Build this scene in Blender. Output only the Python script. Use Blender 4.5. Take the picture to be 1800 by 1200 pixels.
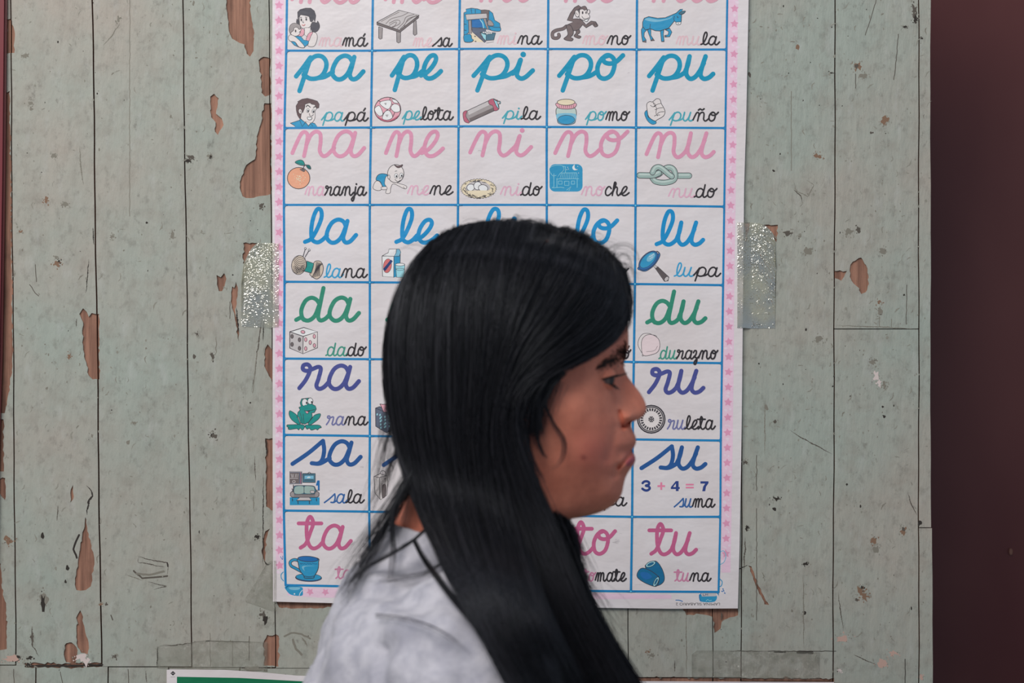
import bpy, bmesh, math, random
import numpy as np
from mathutils import Vector, noise
from mathutils.geometry import tessellate_polygon, delaunay_2d_cdt
from mathutils.bvhtree import BVHTree

for o in list(bpy.data.objects):
    bpy.data.objects.remove(o)
random.seed(7)
rng = np.random.default_rng(7)
SC = bpy.context.scene
COL = SC.collection

# ---------------------------------------------------------------- camera, light, exposure
CAM_D, CAM_Z, PX = 2.0, 1.41, 0.00029       # distance to the wall, lens height, metres per pixel per metre of depth
cam_data = bpy.data.cameras.new('camera')
cam = bpy.data.objects.new('camera', cam_data)
COL.objects.link(cam)
cam.location = (0, -CAM_D, CAM_Z)
cam.rotation_euler = (math.pi / 2, 0, 0)
cam_data.sensor_width = 36
cam_data.lens = 36 / (1800 * PX)
cam_data.clip_start = 0.05
cam_data.dof.use_dof = True
cam_data.dof.focus_distance = CAM_D
cam_data.dof.aperture_fstop = 9.0
SC.camera = cam

world = bpy.data.worlds.new('sky')
SC.world = world
world.use_nodes = True
bg = world.node_tree.nodes['Background']
bg.inputs[0].default_value = (0.73, 0.87, 1.06, 1)
bg.inputs[1].default_value = 0.31

def area(name, loc, target, size, size_y, power, color):
    l = bpy.data.lights.new(name, 'AREA')
    l.shape = 'RECTANGLE'
    l.size, l.size_y, l.energy, l.color = size, size_y, power, color
    o = bpy.data.objects.new(name, l)
    COL.objects.link(o)
    o.location = loc
    o.rotation_euler = (Vector(target) - Vector(loc)).to_track_quat('-Z', 'Y').to_euler()
    return o
area('daylight_from_open_side', (-1.1, -2.15, 3.15), (0.0, -0.1, 1.6), 2.3, 1.4, 74, (1.0, 0.955, 0.90))

SC.view_settings.view_transform = 'Standard'
SC.view_settings.look = 'None'
SC.view_settings.exposure = 0.0
SC.view_settings.gamma = 1.0
SC.view_settings.use_curve_mapping = False

# ---------------------------------------------------------------- helpers
def at(u, v, y=0.0):
    """the place in the room seen at photo pixel (u, v) when it stands at depth y"""
    d = y + CAM_D
    return Vector(((u - 900) * PX * d, y, CAM_Z - (v - 600) * PX * d))

def lin(c):
    c = c / 255.0
    return c / 12.92 if c <= 0.04045 else ((c + 0.055) / 1.055) ** 2.4

LIT = 0.80
def rgb(r, g, b, k=LIT):
    return (min(lin(r) / k, 0.9), min(lin(g) / k, 0.9), min(lin(b) / k, 0.9), 1)

def new_mat(name):
    m = bpy.data.materials.new(name)
    m.use_nodes = True
    return m, m.node_tree.nodes, m.node_tree.links, m.node_tree.nodes['Principled BSDF']

MATS = {}
def flat(name, color, rough=0.5, spec=0.4, metal=0.0):
    if name in MATS:
        return MATS[name]
    m, n, l, p = new_mat(name)
    p.inputs['Base Color'].default_value = color
    p.inputs['Roughness'].default_value = rough
    p.inputs['Specular IOR Level'].default_value = spec
    p.inputs['Metallic'].default_value = metal
    MATS[name] = m
    return m

def tex_noise(n, l, vec, scale, detail=4, rough=0.55, stretch=None):
    if stretch:
        mp = n.new('ShaderNodeMapping')
        mp.inputs['Scale'].default_value = stretch
        l.new(vec, mp.inputs['Vector'])
        vec = mp.outputs[0]
    t = n.new('ShaderNodeTexNoise')
    t.inputs['Scale'].default_value = scale
    t.inputs['Detail'].default_value = detail
    t.inputs['Roughness'].default_value = rough
    l.new(vec, t.inputs['Vector'])
    return t.outputs['Fac']

def ramp(n, l, fac, a, b, ca=(0, 0, 0, 1), cb=(1, 1, 1, 1)):
    r = n.new('ShaderNodeValToRGB')
    r.color_ramp.elements[0].position, r.color_ramp.elements[1].position = a, b
    r.color_ramp.elements[0].color, r.color_ramp.elements[1].color = ca, cb
    l.new(fac, r.inputs[0])
    return r.outputs[0]

def mix(n, l, fac, a, b, mode='MIX'):
    x = n.new('ShaderNodeMix')
    x.data_type = 'RGBA'
    x.blend_type = mode
    for sock, val in ((x.inputs[0], fac), (x.inputs[6], a), (x.inputs[7], b)):
        if isinstance(val, (int, float)):
            sock.default_value = val
        elif isinstance(val, tuple):
            sock.default_value = val
        else:
            l.new(val, sock)
    return x.outputs[2]

def bump(n, l, height, strength, dist, p):
    b = n.new('ShaderNodeBump')
    b.inputs['Strength'].default_value = strength
    b.inputs['Distance'].default_value = dist
    l.new(height, b.inputs['Height'])
    l.new(b.outputs[0], p.inputs['Normal'])
    return b

def pos(n):
    return n.new('ShaderNodeNewGeometry').outputs['Position']

def link(name, me, parent=None, smooth=False):
    o = bpy.data.objects.new(name, me)
    COL.objects.link(o)
    if parent:
        o.parent = parent
    if smooth:
        me.polygons.foreach_set('use_smooth', [True] * len(me.polygons))
    return o

def tag(o, label=None, cat=None, group=None, kind=None):
    if label: o['label'] = label
    if cat: o['category'] = cat
    if group: o['group'] = group
    if kind: o['kind'] = kind
    return o

class MB:
    """collects faces with materials into one mesh"""
    def __init__(self):
        self.v, self.f, self.m, self.mats = [], [], [], []
    def mi(self, mat):
        if mat not in self.mats:
            self.mats.append(mat)
        return self.mats.index(mat)
    def add(self, verts, faces, mat):
        b = len(self.v)
        self.v += [tuple(p) for p in verts]
        i = self.mi(mat)
        for f in faces:
            self.f.append([b + k for k in f])
            self.m.append(i)
    def box(self, lo, hi, mat):
        x0, y0, z0 = lo; x1, y1, z1 = hi
        self.add([(x0, y0, z0), (x1, y0, z0), (x1, y1, z0), (x0, y1, z0), (x0, y0, z1), (x1, y0, z1), (x1, y1, z1), (x0, y1, z1)],
                 [(0, 3, 2, 1), (4, 5, 6, 7), (0, 1, 5, 4), (1, 2, 6, 5), (2, 3, 7, 6), (3, 0, 4, 7)], mat)
    def tube(self, pts, radii, mat, n=12, cap=True):
        pts = [Vector(p) for p in pts]
        V, F = [], []
        for i, p in enumerate(pts):
            d = (pts[min(i + 1, len(pts) - 1)] - pts[max(i - 1, 0)]).normalized()
            ref = Vector((0, 1, 0)) if abs(d.y) < 0.9 else Vector((1, 0, 0))
            a = d.cross(ref).normalized(); b = d.cross(a)
            r = radii[i] if hasattr(radii, '__len__') else radii
            ra, rb = r if hasattr(r, '__len__') else (r, r)
            for k in range(n):
                t = 2 * math.pi * k / n
                V.append(p + a * (ra * math.cos(t)) + b * (rb * math.sin(t)))
        for i in range(len(pts) - 1):
            for k in range(n):
                F.append((i * n + k, i * n + (k + 1) % n, (i + 1) * n + (k + 1) % n, (i + 1) * n + k))
        if cap:
            F.append(tuple(range(n - 1, -1, -1)))
            F.append(tuple(range((len(pts) - 1) * n, len(pts) * n)))
        self.add(V, F, mat)
    def build(self, name, parent=None, smooth=False):
        me = bpy.data.meshes.new(name)
        me.from_pydata(self.v, [], self.f)
        for m in self.mats:
            me.materials.append(m)
        me.polygons.foreach_set('material_index', self.m)
        me.update()
        return link(name, me, parent, smooth)

def crom(pts, k=6, closed=False):
    """Catmull-Rom through 2-D or 3-D points"""
    P = [np.array(p, float) for p in pts]
    n = len(P)
    if n < 3 and not closed:
        return [tuple(p) for p in P]
    out = []
    for i in range(n if closed else n - 1):
        if closed:
            a, b, c, d = P[i - 1], P[i], P[(i + 1) % n], P[(i + 2) % n]
        else:
            b, c = P[i], P[i + 1]
            a = P[i - 1] if i else 2 * b - c
            d = P[i + 2] if i + 2 < n else 2 * c - b
        for j in range(k):
            t = j / k
            out.append(tuple(0.5 * (2 * b + (c - a) * t + (2 * a - 5 * b + 4 * c - d) * t * t + (3 * b - a - 3 * c + d) * t ** 3)))
    if not closed:
        out.append(tuple(P[-1]))
    return out

class Ink(MB):
    """flat print laid on a sheet: every stroke and fill is mapped from photo pixels to the sheet's real surface"""
    def __init__(self, y, step=5e-6):
        super().__init__()
        self.y, self.step, self.layer = y, step, 0
        self.o, self.s = (0, 0), 1.0
    def frame(self, ox, oy, s):
        self.o, self.s = (ox, oy), s
        return self
    def _put(self, pts2, faces, mat, rise=0.0):
        self.layer += 1
        y = self.y - self.layer * self.step
        self.add([at(u, v, y - i * rise) for i, (u, v) in enumerate(pts2)], faces, mat)
        self.layer += rise * len(pts2) / self.step
    def _px(self, pts):
        return [(self.o[0] + p[0] / self.s, self.o[1] + p[1] / self.s) for p in pts]
    def stroke(self, mat, w, pts, smooth=True, closed=False, k=6):
        pts = self._px(pts)
        if smooth and len(pts) > 2:
            pts = crom(pts, k, closed)
        elif closed:
            pts = pts + [pts[0]]
        q = [pts[0]]
        for p in pts[1:]:
            if math.dist(p, q[-1]) > 0.05:
                q.append(p)
        if closed and smooth and math.dist(q[0], q[-1]) > 0.05:
            q.append(q[0])
        pts = q
        h = w / 2 / (1 if w_abs else 1)
        if len(pts) == 1:
            self.dot(mat, pts[0], h, px=True); return
        L, V, F = len(pts), [], []
        for i, p in enumerate(pts):
            a, b = pts[max(i - 1, 0)], pts[min(i + 1, L - 1)]
            dx, dy = b[0] - a[0], b[1] - a[1]
            m = math.hypot(dx, dy) or 1
            nx, ny = -dy / m * h, dx / m * h
            V += [(p[0] + nx, p[1] + ny), (p[0] - nx, p[1] - ny)]
        for i in range(L - 1):
            F.append((2 * i, 2 * i + 2, 2 * i + 3, 2 * i + 1))
        rise = min(3.0e-7, self.step / 3)
        end = self.layer
        self._put(V, F, mat, rise)
        if h > 0.6:
            top = self.layer
            for (p, q) in ((pts[0], pts[1]), (pts[-1], pts[-2])):
                self.layer = end if p is pts[0] else top - 1
                ang = math.atan2(p[1] - q[1], p[0] - q[0])
                arc = [(p[0] + h * math.cos(ang + t), p[1] + h * math.sin(ang + t)) for t in np.linspace(-math.pi / 2, math.pi / 2, 9)]
                self._put(arc, [tuple(range(9))], mat)
            self.layer = top
    def fill(self, mat, pts, smooth=False, edge=None, w=0.9, k=5):
        P = self._px(pts)
        if smooth:
            P = crom(P, k, True)
        tri = tessellate_polygon([[Vector((p[0], p[1], 0)) for p in P]])
        self._put(P, [tuple(t) for t in tri], mat)
        if edge:
            self.stroke(edge, w, pts, smooth, True, k)
    def ell(self, mat, c, rx, ry, rot=0, edge=None, w=0.9, n=24):
        pts = []
        for i in range(n):
            t = 2 * math.pi * i / n
            x, y = rx * math.cos(t), ry * math.sin(t)
            pts.append((c[0] + x * math.cos(rot) - y * math.sin(rot), c[1] + x * math.sin(rot) + y * math.cos(rot)))
        if mat:
            self.fill(mat, pts)
        if edge:
            self.stroke(edge, w, pts, False, True)
    def dot(self, mat, c, r, px=False):
        if px:
            o, s = self.o, self.s
            self.o, self.s = (0, 0), 1.0
            self.ell(mat, c, r, r, n=12)
            self.o, self.s = o, s
        else:
            self.ell(mat, c, r, r, n=12)
w_abs = True

# ---------------------------------------------------------------- wall materials
def paint_material(name, base, warm):
    m, n, l, p = new_mat(name)
    P = pos(n)
    big = ramp(n, l, tex_noise(n, l, P, 5.5, 5, 0.6), 0.38, 0.68)
    c = mix(n, l, big, base, warm)
    fine = ramp(n, l, tex_noise(n, l, P, 1.0, 4, 0.6, (95, 95, 9)), 0.3, 0.75)
    c = mix(n, l, fine, mix(n, l, 0.10, c, (0.10, 0.11, 0.10, 1)), c)
    mott = ramp(n, l, tex_noise(n, l, P, 42, 5, 0.65), 0.50, 0.72)
    c = mix(n, l, mott, c, mix(n, l, 0.24, c, (0.20, 0.14, 0.11, 1)))
    smudge = ramp(n, l, tex_noise(n, l, P, 1.0, 7, 0.68, (130, 130, 95)), 0.53, 0.66)
    c = mix(n, l, smudge, c, mix(n, l, 0.26, c, (0.12, 0.105, 0.09, 1)))
    pale = ramp(n, l, tex_noise(n, l, P, 1.0, 5, 0.6, (75, 75, 30)), 0.56, 0.70)
    c = mix(n, l, pale, c, mix(n, l, 0.22, c, (0.55, 0.56, 0.54, 1)))
    scuff = ramp(n, l, tex_noise(n, l, P, 1.0, 6, 0.7, (85, 85, 55)), 0.62, 0.70)
    c = mix(n, l, scuff, c, mix(n, l, 0.42, c, (0.10, 0.085, 0.075, 1)))
    l.new(c, p.inputs['Base Color'])
    p.inputs['Roughness'].default_value = 0.55
    p.inputs['Specular IOR Level'].default_value = 0.35
    h = tex_noise(n, l, P, 1.0, 5, 0.6, (120, 120, 35))
    bump(n, l, h, 0.30, 0.004, p)
    return m
M_paint = paint_material('grey_green_paint', rgb(151, 158, 149), rgb(160, 153, 143))

def wood_material(name, a, b):
    m, n, l, p = new_mat(name)
    P = pos(n)
    g = tex_noise(n, l, P, 1.0, 6, 0.65, (150, 150, 7))
    c = mix(n, l, ramp(n, l, g, 0.3, 0.72), a, b)
    blot = ramp(n, l, tex_noise(n, l, P, 45, 4), 0.52, 0.75)
    c = mix(n, l, blot, c, mix(n, l, 0.35, c, (0.05, 0.025, 0.018, 1)))
    l.new(c, p.inputs['Base Color'])
    p.inputs['Roughness'].default_value = 0.75
    bump(n, l, g, 0.4, 0.004, p)
    return m
M_wood = wood_material('bare_brown_wood', rgb(92, 62, 50), rgb(170, 125, 104))
M_gap = flat('dark_gap', rgb(34, 30, 27), 0.9)
M_chip = flat('dark_chip', rgb(84, 78, 71), 0.8)
M_black = flat('black_hole', rgb(46, 41, 37), 0.8)
M_rust = flat('rust', rgb(122, 96, 78), 0.8)
M_primer = flat('pale_primer', rgb(196, 182, 178), 0.7)
M_primer_pink = flat('pink_primer', rgb(178, 148, 136), 0.7)
M_maroon = flat('maroon_gloss', rgb(82, 34, 36), 0.35)

def maroon_door():
    m, n, l, p = new_mat('maroon_door_paint')
    P = pos(n)
    f = ramp(n, l, tex_noise(n, l, P, 2.2, 3, 0.5, (1.6, 1, 0.8)), 0.3, 0.75)
    l.new(mix(n, l, f, rgb(76, 27, 29), rgb(104, 57, 54)), p.inputs['Base Color'])
    p.inputs['Roughness'].default_value = 0.42
    p.inputs['Specular IOR Level'].default_value = 0.5
    bump(n, l, tex_noise(n, l, P, 7, 3), 0.12, 0.01, p)
    return m
M_door = maroon_door()

# ---------------------------------------------------------------- the plank wall
# seams between the planks: photo x at the top and bottom of the frame
def xl(line, v):
    (x0, v0), (x1, v1) = line
    return x0 + (x1 - x0) * (v - v0) / (v1 - v0)
TOP, BREAK, LOW = -520, 1171, 3025
SEAMS = [((-150, 0), (-150, 1200)), ((19, 0), (28, 1130)), ((163, 0), (179, 1170)), ((322, 0), (338, 1170)), ((473, 0), (485, 1170)),
         ((640, 0), (648, 1170)), ((800, 0), (806, 1170)), ((960, 0), (962, 1170)), ((1105, 0), (1103.5, 1170)), ((1254, 0), (1253, 1170)), ((1303, 0), (1303, 1170)),
         ((1468, 0), (1464, 1170)), ((1614.5, 0), (1614.5, 1170)), ((1636, 0), (1636.5, 1170))]

def jag(pts, amp=1.0, step=7.0, closed=True):
    """a torn edge: the same outline with small irregular teeth"""
    out = []
    n = len(pts)
    for i in range(n if closed else n - 1):
        a, b = pts[i], pts[(i + 1) % n]
        k = max(1, int(math.dist(a, b) / step))
        for j in range(k):
            t = j / k
            q = 0.0 if j == 0 else amp
            out.append((a[0] + (b[0] - a[0]) * t + rng.normal() * q * 0.7, a[1] + (b[1] - a[1]) * t + rng.normal() * q * 0.7))
    return out

def cr(ox, oy, s, pts):
    return [(ox + x / s, oy + y / s) for x, y in pts]

PATCH = [  # bare wood where the paint has come away
    cr(0, 0, 3, [(1192, -60), (1322, -60), (1325, 80), (1340, 160), (1338, 270), (1320, 300), (1302, 284), (1290, 235), (1265, 228), (1225, 205), (1208, 165), (1200, 80)]),
    cr(0, 0, 3, [(1365, 318), (1390, 300), (1428, 310), (1428, 500), (1400, 510), (1380, 490), (1380, 430), (1370, 360)]),
    cr(0, 0, 3, [(1110, 510), (1130, 495), (1155, 520), (1150, 550), (1140, 600), (1170, 625), (1180, 660), (1160, 690), (1150, 712), (1135, 695), (1138, 645), (1115, 620), (1112, 560)]),
    cr(0, 0, 3, [(1395, 545), (1432, 545), (1432, 1022), (1320, 1045), (1280, 1035), (1265, 990), (1275, 930), (1300, 870), (1345, 840), (1355, 720), (1380, 640)]),
    cr(0, 0, 3, [(36, 105), (60, 100), (78, 160), (78, 280), (36, 285)]),
    cr(0, 400, 3, [(420, 455), (440, 425), (460, 445), (470, 470), (485, 450), (524, 455), (526, 800), (490, 800), (470, 780), (445, 680), (435, 560), (440, 500)]),
    cr(0, 400, 3, [(1143, 250), (1165, 262), (1183, 240), (1195, 270), (1185, 310), (1172, 335), (1155, 335), (1145, 300)]),
    cr(0, 400, 3, [(1225, 310), (1236, 318), (1245, 285), (1256, 330), (1250, 400), (1240, 430), (1262, 560), (1262, 600), (1245, 500), (1218, 390)]),
    cr(0, 400, 3, [(1398, 640), (1412, 615), (1446, 660), (1446, 830), (1415, 770), (1395, 730)]),
    cr(0, 400, 3, [(-60, 1010), (20, 1010), (24, 1200), (22, 1285), (-60, 1285)]),
    cr(0, 800, 3, [(-60, 120), (30, 120), (32, 180), (28, 235), (0, 200), (-60, 200)]),
    cr(0, 800, 3, [(452, 325), (460, 370), (480, 460), (500, 560), (488, 640), (480, 690), (440, 712), (405, 710), (396, 680), (405, 600), (415, 540), (435, 420), (448, 360)]),
    cr(0, 800, 3, [(372, 250), (375, 180), (387, 155), (388, 230)]),
    cr(0, 800, 3, [(405, 895), (410, 840), (425, 815), (440, 850), (450, 920), (470, 1000), (465, 1050), (430, 1040), (405, 990)]),
    cr(0, 800, 3, [(338, 1050), (350, 990), (380, 985), (405, 1010), (410, 1060), (395, 1100), (350, 1090)]),
    cr(0, 800, 3, [(-60, 560), (6, 570), (12, 700), (35, 800), (38, 1020), (-60, 1040)]),
    cr(0, 800, 3, [(1400, -90), (1460, -90), (1460, 292), (1432, 290), (1405, 270)]),
    cr(0, 800, 3, [(1388, 990), (1410, 945), (1470, 950), (1470, 1112), (1395, 1110)]),
    cr(1280, 400, 3, [(640, 215), (655, 180), (700, 158), (718, 190), (740, 265), (725, 340), (700, 350), (690, 320), (660, 295), (640, 260)]),
    cr(1280, 400, 3, [(556, 228), (625, 228), (610, 260), (595, 280), (556, 265)]),
    cr(1080, 1060, 4.286, [(505, 20), (930, 20), (930, 90), (870, 105), (808, 140), (800, 190), (752, 222), (735, 100), (640, 80), (540, 88)]),
    cr(480, 960, 10.9, [(60, 1040), (1170, 1040), (1120, 1160), (900, 1178), (420, 1190), (120, 1165)]),
    cr(1280, 800, 3, [(105, 580), (122, 585), (160, 690), (215, 788), (190, 785), (150, 700), (130, 640)]),
    [(8, 165), (18, 160), (22, 500), (22.5, 640), (16, 690), (9, 726), (-30, 726), (-30, 165)],
    cr(0, 800, 3, [(1380, 500), (1400, 400), (1425, 385), (1405, 440), (1398, 560)]),
]
PATCH += [[(1107, 1189), (1200, 1190), (1330, 1191), (1466, 1191), (1466, 1200), (1107, 1200)], [(44, 1164), (90, 1165), (180, 1164), (181, 1171), (120, 1173), (44, 1172)], [(428, 427), (453, 427), (446, 433), (438, 444), (430, 463), (427, 463)], [(1334, 394), (1367, 395), (1364, 426), (1358, 410), (1348, 400)], [(1309, 391), (1318, 391), (1314, 410), (1311, 450), (1308, 452)]]
PATCH = [jag(p, 1.3, 5) for p in PATCH]

def inside(p, poly):
    x, y = p
    c = False
    j = len(poly) - 1
    for i in range(len(poly)):
        xi, yi = poly[i]; xj, yj = poly[j]
        if (yi > y) != (yj > y) and x < (xj - xi) * (y - yi) / (yj - yi) + xi:
            c = not c
        j = i
    return c

wall = MB()
PAINT_Y, WOOD_Y = -0.0016, 0.0
def plank(l0, l1, v0, v1, g=1.1):
    """one board: a bare wood bar, and over it a film of paint with the peeled places left open"""
    n = max(2, int((v1 - v0) / 40))
    wob = lambda l, v: xl(l, v) + 0.5 * math.sin(v * 0.013 + l[0][0]) + 0.35 * math.sin(v * 0.041 + l[0][0] * 3)
    vs = [v0 + 0.8 + (v1 - v0 - 1.6) * i / n for i in range(n + 1)]
    left = [(wob(l0, v) + g, v) for v in vs]
    right = [(wob(l1, v) - g, v) for v in vs]
    out = left + right[::-1]
    m = len(out)
    tri = tessellate_polygon([[Vector((a, b, 0)) for a, b in out]])
    front = [at(a, b, 0) for a, b in out]
    back = [p + Vector((0, 0.014, 0)) for p in front]
    wall.add(front + back, [tuple(t) for t in tri] + [(i, (i + 1) % m, m + (i + 1) % m, m + i) for i in range(m)], M_wood)
    lo = min(p[0] for p in out), min(p[1] for p in out)
    hi = max(p[0] for p in out), max(p[1] for p in out)
    mine = [q for q in PATCH if max(a for a, b in q) > lo[0] and min(a for a, b in q) < hi[0] and max(b for a, b in q) > lo[1] and min(b for a, b in q) < hi[1]]
    vs2, es = [], []
    for poly in [out] + mine:
        b = len(vs2)
        vs2 += [Vector(p) for p in poly]
        es += [(b + i, b + (i + 1) % len(poly)) for i in range(len(poly))]
    V, E, F = delaunay_2d_cdt(vs2, es, [], 0, 1e-4)[:3]
    keep = []
    for f in F:
        c = ((V[f[0]].x + V[f[1]].x + V[f[2]].x) / 3, (V[f[0]].y + V[f[1]].y + V[f[2]].y) / 3)
        if inside(c, out) and not any(inside(c, q) for q in mine):
            keep.append(tuple(f))
    cnt = {}
    for f in keep:
        for i in range(3):
            e = (f[i], f[(i + 1) % 3])
            if (e[1], e[0]) in cnt:
                cnt.pop((e[1], e[0]))
            else:
                cnt[e] = 1
    nv = len(V)
    A = [at(p.x, p.y, 0) + Vector((0, PAINT_Y, 0)) for p in V]
    B = [p - Vector((0, PAINT_Y, 0)) for p in A]
    wall.add(A + B, keep + [(a, b, nv + b, nv + a) for a, b in cnt], M_paint)

for i in range(len(SEAMS) - 1):
    a, b = SEAMS[i], SEAMS[i + 1]
    if b[0][0] == 1614.5:
        plank(a, b, TOP, 578); plank(a, b, 578, LOW)
    elif b[0][0] >= 1636:
        plank(a, b, TOP, 927)
        plank(a, ((1639, 0), (1639.5, 1170)), 927, LOW)
    elif b[0][0] == 1468:
        plank(a, b, TOP, 1197); plank(a, b, 1197, LOW)
    elif b[0][0] >= 1105:
        plank(a, b, TOP, 1190, 0.8); plank(a, b, 1190, LOW)
    else:
        plank(a, b, TOP, BREAK + (a[0][0] - 150) * 0.009, 1.3 if a[0][0] in (163, 19) else 0.9)
for a, b in ((-150, 62), (62, 190), (190, 296), (296, 420), (420, 560), (560, 700), (700, 850), (850, 960)):
    plank(((a, 0), (a + 1, 1200)), ((b, 0), (b + 1, 1200)), BREAK + (a - 150) * 0.009, LOW)
for a, b in ((-1400, -1250), (-1250, -1110), (-1110, -970), (-970, -840), (-840, -700), (-700, -560), (-560, -420), (-420, -290), (-290, -150)):
    plank(((a, 0), (a, 1200)), ((b, 0), (b, 1200)), TOP, LOW)

# marks: dents, nail holes, rust, scratches, chips
mk = Ink(PAINT_Y - 0.00005, 4e-7)
def blot(mat, u, v, ru, rv, n=9, j=0.45):
    if ru > 3.2 and mat is not M_paint:           # a worn place: ragged pale rim, mark, and crumbs round it
        for q in range(int(3 + ru)):
            t_, r_ = rng.uniform(0, 6.28), rng.uniform(0.7, 1.7)
            blot(mat if rng.random() < .4 else M_fleck, u + ru * r_ * math.cos(t_), v + rv * r_ * math.sin(t_), rng.uniform(.5, 1.5), rng.uniform(.5, 1.8), 6)
        n, j = 13, 0.5
        ru, rv = ru * 0.8, rv * 0.8
    mk.layer = rng.integers(0, 60)
    a0 = rng.random() * 6
    pts = []
    for k in range(n):
        t = a0 + 2 * math.pi * k / n
        r = 1 + rng.normal() * j * 0.6
        r = max(r, 0.25)
        pts.append((u + math.cos(t) * ru * r, v + math.sin(t) * rv * r))
    mk.fill(mat, pts, True, k=2)
def spindle(mat, pts, w):
    """a scuff: a bent sliver, thick in the middle and ragged along its edges"""
    P = crom(pts, 5)
    L, R = [], []
    for i, p in enumerate(P):
        q0, q1 = P[max(i - 1, 0)], P[min(i + 1, len(P) - 1)]
        dx, dy = q1[0] - q0[0], q1[1] - q0[1]
        m = math.hypot(dx, dy) or 1
        h = w * math.sin(math.pi * (i + .4) / len(P)) ** .8
        a_, b_ = h * rng.uniform(.3, 1.1), h * rng.uniform(.3, 1.1)
        L.append((p[0] - dy / m * a_, p[1] + dx / m * a_)); R.append((p[0] + dy / m * b_, p[1] - dx / m * b_))
    mk.layer = rng.integers(0, 60)
    mk.fill(mat, L + R[::-1])
def scratch(mat, w, pts):
    mk.layer = rng.integers(0, 60)
    if w < 2.9 and len(pts) > 1 and w > 1.35:
        P = jag(pts, 0.6, 7, False) + [pts[-1]]
        spindle(mat, P, w * 0.8)
        return
    mk.stroke(mat, w, jag(pts, 0.5, 5, False) + [pts[-1]], False)
M_dent = flat('worn_dent', rgb(120, 116, 106), 0.8)
M_fleck = flat('grey_fleck', rgb(131, 129, 119), 0.8)
for (u, v, a, b, m) in [
        (95, 274, 5, 6, M_dent), (81, 351, 5, 7, M_rust), (115, 358, 6, 5, M_dent), (45, 98, 6, 4, M_dent), (53, 181, 6, 4, M_dent), (55, 191, 3, 3, M_dent),
        (209, 33, 4, 5, M_dent), (336, 278, 8, 6, M_chip), (331, 283, 5, 4, M_black), (369, 274, 5, 5, M_dent), (371, 276, 3, 3, M_black), (460, 362, 4, 7, M_chip),
        (100, 452, 4, 3, M_dent), (101, 463, 7, 6, M_rust), (104, 461, 4, 4, M_black), (122, 627, 4, 6, M_rust), (374, 626, 4, 7, M_chip), (342, 626, 3, 4, M_chip),
        (346, 587, 5, 3, M_chip), (376, 765, 6, 7, M_chip), (373, 763, 4, 4, M_black), (236, 743, 4, 3, M_dent), (225, 777, 3, 4, M_dent), (303, 412, 4, 8, M_dent),
        (197, 415, 4, 4, M_dent), (36, 407, 4, 3, M_rust), (14, 950, 9, 8, M_rust), (14, 950, 4, 4, M_black), (202, 1153, 5, 4, M_chip), (452, 944, 5, 4, M_black),
        (119, 998, 2.5, 4, M_black), (115, 1022, 2, 3, M_black), (75, 942, 2.5, 5, M_black), (79, 1052, 9, 12, M_dent), (76, 1060, 4, 16, M_black), (162, 765, 2, 3, M_dent),
        (177, 1062, 4, 3, M_rust), (187, 1061, 3, 3, M_chip), (56, 1120, 4, 12, M_chip), (462, 1080, 6, 7, M_chip), (466, 1088, 5, 9, M_black), (53, 1155, 5, 4, M_black),
        (1402, 83, 3, 5, M_rust), (1507, 117, 8, 8, M_rust), (1505, 116, 4, 5, M_chip), (1518, 133, 7, 6, M_dent), (1557, 210, 9, 9, M_rust), (1557, 211, 4, 4, M_black),
        (1532, 233, 3, 3, M_chip), (1462, 128, 5, 2, M_black), (1590, 47, 5, 2.5, M_black), (1607, 20, 6, 13, M_chip), (1609, 34, 5, 8, M_black), (1619, 67, 3, 2, M_black), (1318, 131, 3, 5, M_chip),
        (1437, 274, 7, 6, M_rust), (1360, 300, 2, 2, M_black), (1386, 409, 9, 5, M_chip), (1406, 414, 3, 4, M_dent), (1420, 440, 8, 7, M_dent), (1545, 531, 5, 4, M_rust), (1546, 545, 6, 9, M_dent),
        (1441, 595, 9, 6, M_dent), (1441, 610, 8, 9, M_paint), (1535, 637, 5, 6, M_dent), (1534, 634, 4, 3, M_black), (1554, 677, 5, 6, M_dent), (1347, 717, 3, 5, M_dent), (1362, 741, 3, 3, M_chip),
        (1310, 812, 5, 4, M_chip), (1366, 876, 8, 3, M_black), (1361, 895, 3, 3, M_black), (1313, 927, 5, 5, M_black), (1417, 991, 6, 3, M_black), (1414, 1077, 3, 3, M_black),
        (1537, 950, 6, 8, M_rust), (1536, 948, 4, 4, M_black), (1540, 965, 6, 8, M_dent), (1588, 932, 6, 8, M_rust), (1588, 930, 3, 3, M_chip), (1515, 1040, 9, 10, M_rust), (1516, 1032, 4, 4, M_black),
        (1520, 1048, 8, 6, M_rust), (1617, 919, 3, 5, M_black), (1616, 919, 2.5, 4, M_black), (1506, 1054, 3, 3, M_chip), (1590, 518, 2, 2, M_black), (1552, 715, 1.8, 1.8, M_black), (1554, 732, 2, 2, M_black),
        (1495, 696, 1.6, 1.6, M_black), (1489, 851, 1.6, 1.6, M_black), (1334, 639, 1.5, 1.5, M_black), (1492, 408, 7, 6, M_dent), (1509, 404, 4, 6, M_chip), (1551, 440, 7, 6, M_dent),
        (1540, 660, 6, 11, M_primer), (1546, 674, 5, 7, M_primer), (1482, 1122, 13, 7, M_primer_pink), (1553, 1166, 11, 7, M_primer_pink), (1570, 1148, 9, 6, M_primer_pink), (1476, 1178, 4, 4, M_primer),
        (142, 1155, 9, 8, M_primer), (152, 1162, 5, 9, M_primer), (20, 1158, 16, 6, M_primer_pink), (1619, 1190, 4, 6, M_primer_pink), (1140, 1145, 4, 3, M_rust), (1146, 1152, 5, 4, M_dent),
        (450, 1175, 22, 5, M_dent), (28, 1156, 10, 6, M_black), (148, 1160, 4, 3, M_black), (50, 1168, 6, 3, M_black)]:
    blot(m, u, v, a, b)
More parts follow.
